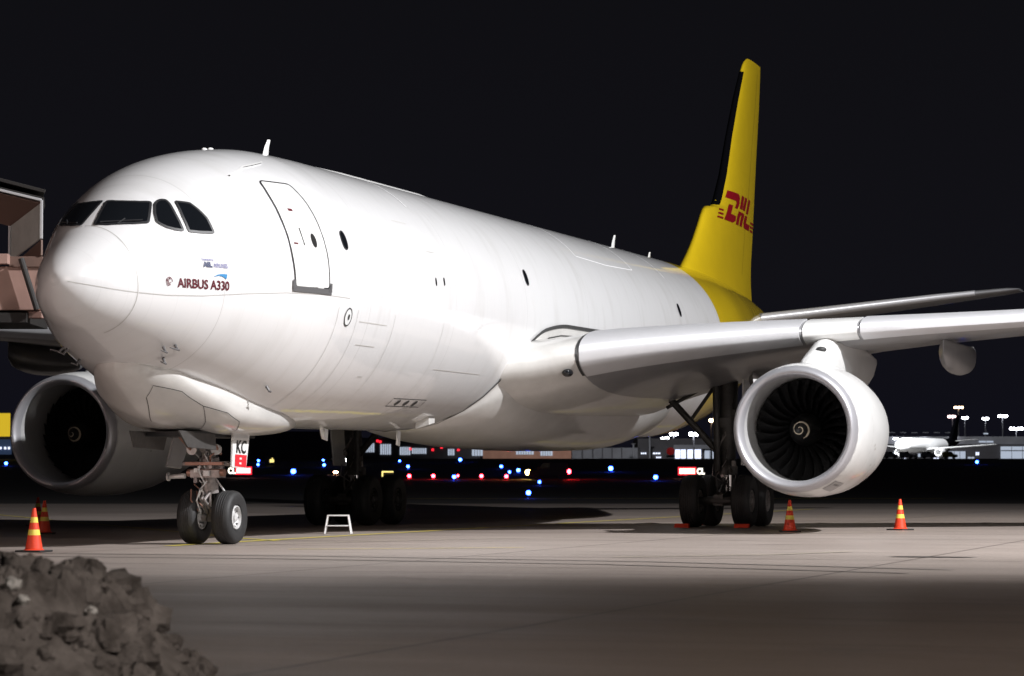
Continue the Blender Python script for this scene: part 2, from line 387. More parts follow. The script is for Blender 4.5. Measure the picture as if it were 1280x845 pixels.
def S(x, th, off=0.0):
    """skin point; th degrees up from the port side horizontal"""
    def P(x, th):
        zt, zb, hw, zm = sect(x); c, s = cos(radians(th)), sin(radians(th))
        return Vector((x, -hw*c, zc_at(x) + zm + (zt-zm if s > 0 else zm-zb)*s))
    p = P(x, th)
    if off:
        n = (P(x+.02, th)-P(x-.02, th)).cross(P(x, th+.5)-P(x, th-.5)).normalized()
        zt, zb, hw, zm = sect(x)
        if n.dot(p - Vector((x+.4, 0, zc_at(x)+zm))) < 0: n = -n
        p = p + n*off
    return p
def SZ(x, z, off=0.0):
    """port skin point at station x and height z"""
    zt, zb, hw, zm = sect(x); d = z - zc_at(x) - zm; r = (zt-zm) if d > 0 else (zm-zb)
    return S(x, degrees(math.asin(max(-.999, min(.999, d/r)))), off)
HUB = (28.85, 0, 0)
AC = empty('cargo_aircraft', (6.67, 0, 0), 'large white cargo jet with yellow tail parked on the apron in floodlight', 'aircraft')

M['paint'] = fuselage_paint(39.2)
fx = [-.28, -.279, -.275, -.27, -.26, -.245, -.22, -.19, -.15, -.1, -.05, 0, .05] + [.1+.1*i for i in range(46)] + [4.8+.2*i for i in range(14)] + [8+i for i in range(31)] + [39.1, 39.3] + [40+.5*i for i in range(37)] + [58.5]
NR = 96
f = MB(); f.loft([[S(x, 360*i/NR) for i in range(NR)] for x in fx])
fus = obj('fuselage', f, M['paint'], AC, (0, 0, 0), smooth=50)

def decal(name, poly, F, mats, parent=None, off=.006, step=.12, thick=0, mi=0, mesh_in=None):
    """polygon in (a, b) surface coordinates wrapped onto the skin F"""
    bm = bmesh.new()
    if mesh_in: bm.from_mesh(mesh_in)
    else: bm.faces.new([bm.verts.new((x, y, 0)) for x, y in poly])
    xs = [v.co.x for v in bm.verts]; ys = [v.co.y for v in bm.verts]
    for ax, lo, hi, stp in ((0, min(xs), max(xs), step if not isinstance(step, tuple) else step[0]), (1, min(ys), max(ys), step if not isinstance(step, tuple) else step[1])):
        k = int((hi-lo)/stp)
        for i in range(1, k+1):
            co = [0, 0, 0]; co[ax] = lo + i*(hi-lo)/(k+1); no = [0, 0, 0]; no[ax] = 1
            bmesh.ops.bisect_plane(bm, geom=bm.verts[:]+bm.edges[:]+bm.faces[:], plane_co=co, plane_no=no)
    mb = MB(); bm.verts.index_update()
    mb.add([F(v.co.x, v.co.y, off) for v in bm.verts], [tuple(v.index for v in fc.verts) for fc in bm.faces], mi)
    bm.free(); return mb
def ribbon(mb, pts, F, wdt, off=.008, closed=False, mi=0, sub=6):
    P = []
    n = len(pts)
    for i in range(n if closed else n-1):
        a, b = pts[i], pts[(i+1) % n]
        for k in range(sub): t = k/sub; P.append(F(a[0]+(b[0]-a[0])*t, a[1]+(b[1]-a[1])*t, off))
    if not closed: P.append(F(pts[-1][0], pts[-1][1], off))
    N = [F(*q, off+.1) for q in ()]
    L, R = [], []; m = len(P); Q = []
    for i in range(n if closed else n-1):
        a, b = pts[i], pts[(i+1) % n]
        for k in range(sub): t = k/sub; Q.append(F(a[0]+(b[0]-a[0])*t, a[1]+(b[1]-a[1])*t, off+.1))
    if not closed: Q.append(F(pts[-1][0], pts[-1][1], off+.1))
    for i in range(m):
        a = P[(i-1) % m] if closed or i > 0 else P[i]; b = P[(i+1) % m] if closed or i < m-1 else P[i]
        t = (b-a).normalized(); nn = (Q[i]-P[i]).normalized(); s = t.cross(nn).normalized()*wdt/2
        L.append(P[i]+s); R.append(P[i]-s)
    fs = [(i, (i+1) % m, m+(i+1) % m, m+i) for i in range(m if closed else m-1)]
    return mb.add(L+R, fs, mi)
def round_poly(p, r=.12, k=4):
    out = []; n = len(p)
    for i in range(n):
        a, b, c = Vector(p[i-1]), Vector(p[i]), Vector(p[(i+1) % n])
        d0 = min(r, (a-b).length*.45); d1 = min(r, (c-b).length*.45)
        s = b+(a-b).normalized()*d0; e_ = b+(c-b).normalized()*d1
        for j in range(k+1):
            t = j/k; q = s*(1-t)**2 + b*2*t*(1-t) + e_*t*t; out.append((q.x, q.y))
    return out

# cockpit windows in (station, height); port side, then mirrored
def zof(x, th):
    return S(x, th).z
def win(pts, mirror=False, r=.05):
    poly = round_poly([(x, zof(x, t)) for x, t in pts], r)
    F = (lambda a, b, o=0: SZ(a, b, o)) if not mirror else (lambda a, b, o=0: Vector((SZ(a, b, o).x, -SZ(a, b, o).y, SZ(a, b, o).z)))
    mb = decal('w', poly, F, None, off=.012, step=.1)
    ribbon(mb, poly, F, .045, .016, True, 1, 2)
    return mb
# front panes curve round the nose: use (station, angle) there
def win_th(pts, mirror=False, r=.05):
    s = 20.0
    poly = round_poly([(x, t/s) for x, t in pts], r)
    def F(a, b, o=0):
        p = S(a, b*s, o); return Vector((p.x, -p.y, p.z)) if mirror else p
    mb = decal('w', poly, F, None, off=.012, step=.08); ribbon(mb, poly, F, .05, .016, True, 1, 2)
    return mb
WS = [(1.71, 88.0), (1.74, 79.5), (1.82, 72.0), (1.94, 65.7), (2.09, 60.8), (1.87, 54.4), (1.69, 48.8), (1.46, 54.4), (1.27, 61.7), (1.12, 70.6), (1.03, 83.0), (1.38, 86.1)]
W2 = [(2.1, 57.7), (2.21, 58.9), (2.29, 58.8), (2.38, 57.0), (2.38, 53.9), (2.31, 46.5), (2.25, 34.0), (2.1, 36.3), (1.97, 39.4), (1.9, 42.5), (1.85, 46.0), (1.94, 52.0)]
W3 = [(2.53, 53.1), (2.65, 50.7), (2.77, 48.4), (2.83, 43.0), (2.89, 36.6), (2.88, 27.9), (2.6, 30.0), (2.36, 32.6), (2.41, 42.2)]
for mir in (False, True):
    for pl in (WS, W2, W3):
        obj('cockpit_window', win_th(pl, mir), [M['glass'], M['frame']], fus, recalc=False)
# windscreen wipers
for mir in (1, -1):
    mb = MB()
    a, b, c = S(1.08, 78, .05), S(1.60, 52, .06), S(1.38, 62, .05)
    for q in ((a, b), (c, S(1.22, 64, .02))):
        mb.tube(*[Vector((v.x, v.y*mir, v.z)) for v in q], .014, .012, 6)
    obj('wiper', mb, M['frame'], fus)
# oval cabin windows along the side
def oval(x, z, wd, ht, parent=fus, mir=1, ring=.03):
    n = 24; pts = []
    for i in range(n):
        t = 2*pi*i/n; pts.append((x+wd/2*abs(cos(t))**.8*(1 if cos(t) > 0 else -1), z+ht/2*abs(sin(t))**.8*(1 if sin(t) > 0 else -1)))
    mb = decal('o', pts, SZ, None, off=.01, step=.15); ribbon(mb, pts, SZ, ring, .013, True, 1, 1)
    return obj('cabin_window', mb, [M['glass'], M['frame']], parent, recalc=False)
oval(6.98, S(6.98, 18.2).z, .25, .36); oval(19.1, S(19.1, 18).z, .25, .36); oval(34.16, S(34.16, 17.6).z, .25, .36)
oval(12.19, S(12.19, 7.2).z, .07, .17, ring=.01); oval(12.74, S(12.74, 7.9).z, .07, .17, ring=.01)
mb = MB()
for th in (.15, ): pass
ringpts = [(7.06+.17*cos(t*pi/12), S(7.06, -13.6).z+.17*sin(t*pi/12)) for t in range(24)]
mb = decal('r', ringpts, SZ, None, off=.008, step=.15, mi=0); ribbon(mb, ringpts, SZ, .03, .012, True, 1, 1)
dot = [(7.08+.05*cos(t*pi/6), S(7.06, -13.6).z+.06*sin(t*pi/6)) for t in range(12)]
mb2 = decal('r', dot, SZ, None, off=.014, step=.15); mb.add(mb2.v, mb2.f, 1)
obj('static_port_ring', mb, [M['palepanel'], M['line']], fus, recalc=False)
mb = decal('r', [(x, S(x, t).z) for x, t in ((3.08, 41.3), (3.42, 38.7), (3.36, 33.3), (3.03, 35.5))], SZ, None, off=.006)
obj('service_panel', mb, M['palepanel'], fus, recalc=False)

# forward crew door
DP = [(5.02, 49.6), (5.93, 45.6), (5.97, 40.7), (5.95, 26.2), (5.97, 10.3), (6.0, -3.4), (4.83, -3.4), (4.75, 11.2), (4.76, 28.3)]
DP = [(5.02, 49.6), (5.93, 45.6), (6.0, 36), (6.0, 26), (6.0, 10.3), (6.0, -3.4), (4.83, -3.4), (4.78, 11.2), (4.80, 28.3), (4.88, 40)]
dpz = [(x, zof(x, t)) for x, t in DP]
dpoly = round_poly(dpz, .09)
mb = decal('d', dpoly, SZ, None, off=.012, step=.2); ribbon(mb, dpoly, SZ, .035, .016, True, 1, 2)
def small(x, z, wd, ht, mi, m=None):
    q = decal('q', [(x-wd/2, z-ht/2), (x+wd/2, z-ht/2), (x+wd/2, z+ht/2), (x-wd/2, z+ht/2)], SZ, None, off=.018, step=1); mb.add(q.v, q.f, mi)
zw = zof(5.59, 17)
q = decal('q', [(5.60+.085*cos(t*pi/8), zw+.14*sin(t*pi/8)) for t in range(16)], SZ, None, off=.018, step=1); mb.add(q.v, q.f, 2)
small(5.24, zof(5.23, 19), .035, .34, 2); small(5.24, zof(5.23, 19)+.52, .13, .05, 3); small(5.16, zof(5.23, 19)-.12, .12, .035, 4); small(4.98, zof(5.23, 19)-.15, .13, .03, 3); small(5.0, zof(5.23, 19)-.23, .16, .02, 4); small(5.62, zw-.42, .1, .02, 4); small(5.62, zw-.5, .14, .02, 4)
small(5.36, zof(5.23, 19)-.24, .1, .02, 4); small(5.24, zof(5.23, 19)+.28, .10, .03, 4)
door = obj('crew_door', mb, [M['white'], M['frame'], M['black'], M['red'], M['palepanel']], fus, recalc=False)
mb = MB(); z0 = zof(5.4, -3.4)
ribbon(mb, [(4.74, z0-.05), (6.10, z0-.05)], SZ, .11, .02, False, 0, 8)
ribbon(mb, [(4.78, z0-.05), (4.78, z0+.12)], SZ, .10, .024, False, 0, 2); ribbon(mb, [(6.06, z0-.05), (6.06, z0+.12)], SZ, .10, .024, False, 0, 2)
obj('door_sill', mb, M['sill'], fus, recalc=False)

# rain gutter above the door, panel joints, tray vents
mb = MB(); ribbon(mb, [(4.35, zof(4.35, 56)), (5.1, zof(5.1, 60)), (6.05, zof(6.05, 62))], SZ, .04, .03, False, 0, 6)
obj('rain_gutter', mb, M['white'], fus, recalc=False)
def joint(pts, F, wd, sub=4, m='faint', name='skin_joint', off=.006):
    mb = MB(); ribbon(mb, pts, F, wd, off, False, 0, sub); obj(name, mb, M[m], fus, recalc=False)
SF = lambda a, b, o: S(a, b, o)
for a, b in (((7.7, 4.45), (9.3, 4.45)), ((7.9, 4.0), (9.0, 4.0)), ((9.0, 3.4), (9.3, 3.4)), ((13.2, 3.7), (16.5, 3.7)), ((10.6, 6.75), (11.5, 6.75)), ((12.0, 6.2), (12.5, 6.2))): joint([a, b], SZ, .018)
for x in (6.55, 7.55, 9.7, 12.8): joint([(x, t) for t in range(-70, -5, 5)], SF, .012, 1)
joint([(x, zof(x, -6)) for x in (1.02, 1.6, 2.4, 3.4, 4.6, 6.0, 7.0)], SZ, .014, 3)
M['glint_line'] = mat('joint_highlight_white', (.85, .85, .86), .3)  # highlights along the crown's ring joints, painted as pale ribbons
for x, a0, a1 in ((12.6, 46, 92), (25.15, 40, 92), (30.85, 40, 92), (34.45, 40, 92)): joint([(x, t) for t in range(a0, a1, 4)], SF, .05, 1, 'glint_line', 'crown_joint_highlight', .01)
joint([(25.2, 40), (28, 38.5), (30.8, 40)], SF, .03, 8, 'glint_line', 'crown_joint_highlight', .01)
mb = MB(); ribbon(mb, [(1.0, t) for t in range(-70, 95, 6)], lambda a, b, o: S(a, b, o), .018, .004, False, 0, 1)
ribbon(mb, [(1.0, t) for t in range(95, 255, 8)], lambda a, b, o: S(a, b, o), .018, .004, False, 0, 1)
ribbon(mb, [(-.2, -4), (.4, -5), (1.0, -6)], lambda a, b, o: S(a, b, o), .014, .005, False, 0, 6)
obj('radome_joint', mb, M['faint'], fus, recalc=False)
mb = MB()
tf = lambda a, b, o: S(a, b, o)
ribbon(mb, [(12.24, -50), (14.37, -49.8), (14.4, -55), (12.29, -55.4)], tf, .02, .006, True, 0, 3)
for x in (12.75, 13.3, 13.85):
    q = decal('q', [(x+.10*cos(t*pi/8), -52.6+2.0*sin(t*pi/8)+ 0) for t in range(16)], tf, None, off=.01, step=(1, 5)); mb.add(q.v, q.f, 0)
obj('outflow_vent', mb, M['line'], fus, recalc=False)
# pitot probes and blade antennas
for x, t, l in ((2.36, -46.8, .34), (2.46, -60.1, .18), (2.8, -74.3, .12), (2.2, -52, .2), (5.5, -52, .08)):
    p = S(x, t); n_ = (S(x, t, .1)-p).normalized(); mb = MB()
    mb.tube(p, p+n_*.13, .03, .02, 8); mb.tube(p+n_*.13+Vector((.05, 0, 0)), p+n_*.13+Vector((-l, 0, .03)), .022, .010, 8)
    obj('pitot_probe', mb, M['sill'], fus)
    q = S(x, 180-t); mb = MB(); n2 = Vector((n_.x, -n_.y, n_.z)); mb.tube(q, q+n2*.13, .03, .02, 8); mb.tube(q+n2*.13+Vector((.05, 0, 0)), q+n2*.13+Vector((-l, 0, .03)), .022, .010, 8)
    obj('pitot_probe', mb, M['sill'], fus)
def blade_antenna(x, h, c, z=None, down=False):
    s = -1 if down else 1; zt = S(x, 90 if not down else -90).z; mb = MB()
    rings = []
    for k, (hh, cc, sw) in enumerate(((-.02, c, 0), (h*.6, c*.7, h*.25), (h, c*.35, h*.5))):
        rings.append([(x+sw+cc*(u-.5), wv, zt+s*hh) for u, wv in ((0, 0), (.3, .035), (.7, .03), (1, 0), (.7, -.03), (.3, -.035))])
    mb.loft(rings); return obj('blade_antenna', mb, M['white'], fus)
blade_antenna(9.3, .42, .34); blade_antenna(36.6, .5, .4); blade_antenna(40.9, .28, .3)
for x, h, c in ((12.6, .30, .3),): blade_antenna(x, h*.7, c*.7, down=True)
mb = MB()   # low satellite fairing on the crown
mb.loft([[Vector((x, .55*hh*cos(radians(a)), S(x, 90).z - .10 + .22*hh*sin(radians(a)))) for a in range(0, 181, 15)] for x, hh in ((9.9, .05), (10.3, .5), (11, .75), (13, .9), (18, .9), (19.4, .7), (20.2, .3), (20.5, .04))])
obj('crown_fairing', mb, M['white'], fus)
mb = MB()
for x in (6.2, 6.5): mb.ball(S(x, 90)+Vector((0, 0, .0)), .07, 6, 0, (1.5, .7, .5))
obj('beacon_lamp', mb, M['white'], fus)
# underside tags (open gear bay placards)
for x, y, hh in ((11.7, -1.5, .24), (16.4, -1.4, .34)):
    mb = MB(); z = S(x, -90).z; mb.box((x, y*.3, z-hh/2), (.20, .03, hh), Matrix.Rotation(.15, 3, 'Y')); obj('drain_mast', mb, M['palepanel'], fus)
# big scoop by the belly fairing seam
mb = MB(); p = S(16.0, -66); mb.loft([[p+Vector((xx, yy*.17, zz-.02)) for yy, zz in ((-1, .1), (1, -.05), (1, -.05-h_), (-1, .05-h_))] for xx, h_ in ((0, .14), (.4, .09))])
obj('air_scoop', mb, [M['fairing']], fus, bevel=.01)

# lettering
def text_mesh(body, size, bold=0, shear=0, xs=1.0):
    c = bpy.data.curves.new('t', 'FONT'); c.body = body; c.size = size; c.offset = bold; c.shear = shear; c.resolution_u = 3
    o = bpy.data.objects.new('t', c); COL.objects.link(o)
    dg = bpy.context.evaluated_depsgraph_get(); me = bpy.data.meshes.new_from_object(o.evaluated_get(dg))
    COL.objects.unlink(o); bpy.data.objects.remove(o)
    w_ = max(v.co.x for v in me.vertices) - min(v.co.x for v in me.vertices); x0 = min(v.co.x for v in me.vertices)
    for v in me.vertices: v.co.x = (v.co.x - x0)*xs
    return me, w_*xs
def fus_text(body, x0, z0, h, length, m, bold=.0, shear=0, name='lettering', off=.012):
    me, w_ = text_mesh(body, h/.70, bold, shear); k = length/w_
    for v in me.vertices: v.co.x = x0 + v.co.x*k; v.co.y = z0 + v.co.y
    mb = decal('t', None, SZ, None, off=off, step=.2, mesh_in=me); return obj(name, mb, m, fus, recalc=False, smooth=0)
fus_text('AIRBUS A330', 1.84, 4.79, .165, 1.16, M['red'], .005)
fus_text('Operated by', 2.42, 5.315, .045, .26, M['lilac'], .002)
fus_text('ASL', 2.43, 5.20, .085, .20, M['navy'], .010)
fus_text('AIRLINES', 2.66, 5.20, .075, .33, M['lilac'], .003)
def fus_poly(name, poly, m, off=.012):
    mb = decal('p', poly, SZ, None, off=off, step=.3); return obj(name, mb, m, fus, recalc=False, smooth=0)
fus_poly('swoosh_emblem', [(2.63, 5.02), (2.72, 5.065), (2.82, 5.085), (2.96, 5.085), (2.93, 4.99), (2.86, 5.03), (2.76, 5.05)], M['blue'])
mb = MB()  # round twisted emblem before the lettering
for k in range(3):
    r_ = .085-.028*k
    ribbon(mb, [(1.67+r_*.75*cos(t/16*2*pi+k), 4.875+r_*sin(t/16*2*pi+k)) for t in range(12)], SZ, .014, .012, False, 0, 1)
obj('round_emblem', mb, M['red'], fus, recalc=False, smooth=0)

# ---- nose gear fairing (canoe under the nose)
NF = [(2.15, 3.38, .05, 3.47), (2.22, 3.24, .28, 3.44), (2.45, 3.02, .52, 3.38), (2.9, 2.74, .78, 3.29), (3.6, 2.44, 1.04, 3.00), (4.8, 2.24, 1.24, 2.76), (5.8, 2.16, 1.28, 2.66), (6.9, 2.14, 1.24, 2.60), (8.3, 2.18, 1.02, 2.53), (9.6, 2.28, .62, 2.50), (10.4, 2.40, .22, 2.55), (10.7, 2.47, .03, 2.55)]
def NFS(x, t, off=0):
    zb, hw, zm = (interp(NF, x, k) for k in (1, 2, 3)); c, s = cos(radians(t)), sin(radians(t))
    ex = 1.25 - .50*smoothstep((x-3.7)/1.4)
    y = -(hw+off)*(abs(c)**ex)*(1 if c > 0 else -1); z = zm + ((zm-zb+off)*(abs(s)**ex)*(-1 if s < 0 else 0) if s < 0 else (.35 + .30*smoothstep((x-2.8)/1.5))*s)
    return Vector((x, y, z))
mb = MB(); nfx = [2.15, 2.16, 2.18, 2.2, 2.23, 2.28, 2.34, 2.4] + [2.5+.2*i for i in range(41)] + [10.65, 10.7]
mb.loft([[NFS(x, 360*i/64) for i in range(64)] for x in nfx])
nfo = obj('nose_gear_fairing', mb, M['fairing'], AC, (0, 0, 0), smooth=50)
mb = MB(); nf = lambda a, b, o: NFS(a, b, o)
ribbon(mb, [(2.9, -62), (2.75, -40), (3.3, -24), (4.0, -28), (4.5, -50), (5.0, -80)], nf, .014, .006, False, 0, 6)
ribbon(mb, [(2.9, -62), (3.4, -78), (3.8, -90)], nf, .014, .006, False, 0, 6)
ribbon(mb, [(4.0, -28), (4.7, -20), (5.3, -28), (5.8, -55), (6.2, -78)], nf, .014, .006, False, 0, 6)
obj('panel_gap', mb, M['line'], nfo, recalc=False)
mb = MB()   # open wheel bay: dark recess box edge under the fairing
mb.box((6.1, 0, 2.165), (3.0, 1.05, .10)); obj('wheel_bay', mb, M['dark'], nfo, (6.1, 0, 2.1))

# ---- belly fairing, blended out of the fuselage
BT = [(16.6, -90), (17.2, -70), (17.7, -50), (18.5, -26), (19.2, -15), (20.4, -7), (22.2, -4), (26, -4), (31, -8), (34, -20), (36, -45), (37.5, -75), (38.2, -90)]
BD = [(16.6, 0), (17.5, .12), (19, .42), (21, .72), (24, .95), (28, 1), (31, .9), (34, .5), (36.5, .12), (38.2, 0)]
def BF(x, u, side=1, off=.012):
    """u 0..1 from the upper seam to the keel"""
    t0 = interp(BT, x, 1); th = t0 + (-90-t0)*u; p = S(x, th, off)
    b = interp(BD, x, 1); ph = radians(90*u)
    tgt = Vector((x, -2.98*cos(ph)**.62, 4.9 - 2.86*sin(ph)**.78))
    k = b*smoothstep(u/.35)
    q = p.lerp(tgt, k); q.y = min(q.y, 0) if u < 1 else 0
    return Vector((q.x, q.y*side, q.z))
mb = MB(); bx_ = [16.65+.25*i for i in range(87)]
for sd in (1, -1): mb.loft([[BF(x, u/26, sd) for u in range(27)] for x in bx_], closed=False, cap=False)
bf = obj('belly_fairing', mb, M['fairing'], AC, (0, 0, 0), smooth=45)
mb = MB()
ribbon(mb, [(x, interp(BT, x, 1)+.6) for x in [16.65+.3*i for i in range(40)]], tf, .085, .035, False, 0, 1)
ribbon(mb, [(19.9, -16), (20.6, -10.5), (21.6, -8.5), (22.6, -8)], tf, .03, .035, False, 0, 4)
obj('fairing_seam', mb, M['line'], bf, recalc=False)

# ---- wings
def naca(x, tc): return 5*tc*(.2969*sqrt(max(0, x)) - .1260*x - .3516*x*x + .2843*x**3 - .1036*x**4)
def camb(x): return .018*sin(pi*x)*(.4+.6*x)
XC = [0, .003, .008, .018, .035, .06, .09, .13, .18, .25, .33, .42, .52, .62, .72, .82, .91, 1.0]
# |y|, leading edge x, chord, thickness, leading edge z, incidence (deg)
WT = [(2.2, 17.85, 12.3, .150, 3.95, 4.6), (3.0, 18.35, 11.7, .145, 4.02, 4.5), (4.0, 18.95, 10.9, .138, 4.26, 4.2), (6.5, 20.51, 9.3, .120, 4.60, 2.8), (9.4, 22.32, 7.7, .098, 4.90, 1.4), (14, 25.2, 6.5, .080, 5.29, .3), (20, 28.95, 5.0, .080, 5.83, 0), (29.2, 34.7, 2.7, .10, 6.7, 0)]
def wing_pt(y, xc, up, off=0.0):
    ay = abs(y); xl, ch, tc_, zl, inc = (interp(WT, ay, k) for k in range(1, 6))
    z = camb(xc) + (naca(xc, tc_) if up else -naca(xc, tc_)*.95); px, pz = xc*ch, z*ch
    if off:
        if xc < .04: px -= off*(1-xc/.04)
        pz += off if up else -off
    a_ = -radians(inc)
    return Vector((xl + px*cos(a_) - pz*sin(a_)*-1*0 + 0, y, zl + px*sin(a_) + pz*cos(a_)))
def wing_ring(y): return [wing_pt(y, x, True) for x in reversed(XC)] + [wing_pt(y, x, False) for x in XC[1:]]
ys = [2.2, 2.6, 3.0, 3.5, 4, 5, 6.5, 8, 9.4, 11, 14, 17, 20, 24, 29.2]
def slat_mesh(y0, y1, sd, off=.045):
    mb = MB(); yy = [y0 + (y1-y0)*i/8 for i in range(9)]; sx_ = [x for x in XC if x <= .13]
    rings = []
    for y in yy:
        out = [wing_pt(sd*y, x, True, off) for x in reversed(sx_)] + [wing_pt(sd*y, x, False, off) for x in sx_[1:] if x <= .06]
        inn = [wing_pt(sd*y, x, False, .004) for x in reversed([q for q in sx_[1:] if q <= .06])] + [wing_pt(sd*y, x, True, .004) for x in sx_]
        rings.append(out+inn)
    return mb.loft(rings)
def canoe(y, x0, x1, zb, w_, sd):
    mb = MB(); rings = []
    for i in range(15):
        t = i/14; x = x0 + (x1-x0)*t; s = sin(pi*min(1, max(0, t))**.8)**.55 if 0 < t < 1 else .04
        ztop = wing_pt(sd*y, .5, False).z + .05
        zz = zb + (1-s)*.45*(1 if t > .4 else 1)
        rings.append([(x, sd*y + w_/2*s*cos(a), (ztop+zz)/2 + (ztop-zz)/2*sin(a)*(1 if a > pi else .8)) for a in [2*pi*k/16 for k in range(16)]])
    return mb.loft(rings)
for sd in (-1, 1):
    mb = MB(); mb.loft([wing_ring(sd*y) for y in ys]); nr_ = len(wing_ring(3))
    mb.m = [1 if i//nr_ < 4 and i < nr_*(len(ys)-1) else 0 for i in range(len(mb.m))]
    wg = obj('wing', mb, [M['wing'], M['fairing']], AC, (20, sd*2.8, 4.5), smooth=40)
    for y0, y1 in ((4.05, 8.75), (10.1, 15.1), (15.2, 20.5), (20.6, 28.3)):
        obj('slat', slat_mesh(y0, y1, sd), M['slat'], wg, wing_pt(sd*y0, 0, True), smooth=40)
    obj('leading_edge', slat_mesh(8.83, 10.02, sd, .03), M['white'], wg, wing_pt(sd*8.9, 0, True), smooth=40)
    mb = MB()
    for y in (3.98,):
        pts_ = [(x, 1) for x in (.12, .09, .06, .03, .01, .003)] + [(x, 0) for x in (0, .005, .015, .03, .045, .06)]
        mb2 = MB(); L_ = [wing_pt(sd*(y-.02), x, bool(u_), .012) for x, u_ in pts_]; R_ = [wing_pt(sd*(y+.035), x, bool(u_), .012) for x, u_ in pts_]; k_ = len(L_); mb.add(L_+R_, [(i, i+1, k_+i+1, k_+i) for i in range(k_-1)])
    obj('slat_gap', mb, M['line'], wg, (19, sd*4, 4), smooth=0, recalc=False)
    for y, x0, x1, zb in ((6.6, 26.4, 31.2, 3.5), (11.6, 26.2, 31.6, 4.0), (15.8, 28.0, 33.0, 4.35), (20.5, 30.5, 34.5, 4.95)):
        obj('flap_track_fairing', canoe(y, x0, x1, zb, .62, sd), M['wing'], wg, (x0, sd*y, zb))
    mb = MB(); c = wing_pt(sd*3.72, .035, False)
    mb.ball(c + Vector((-.05, 0, .02)), .15, 10, 0, (1.3, .9, .7)); obj('landing_light', mb, M['glass'], wg, c)

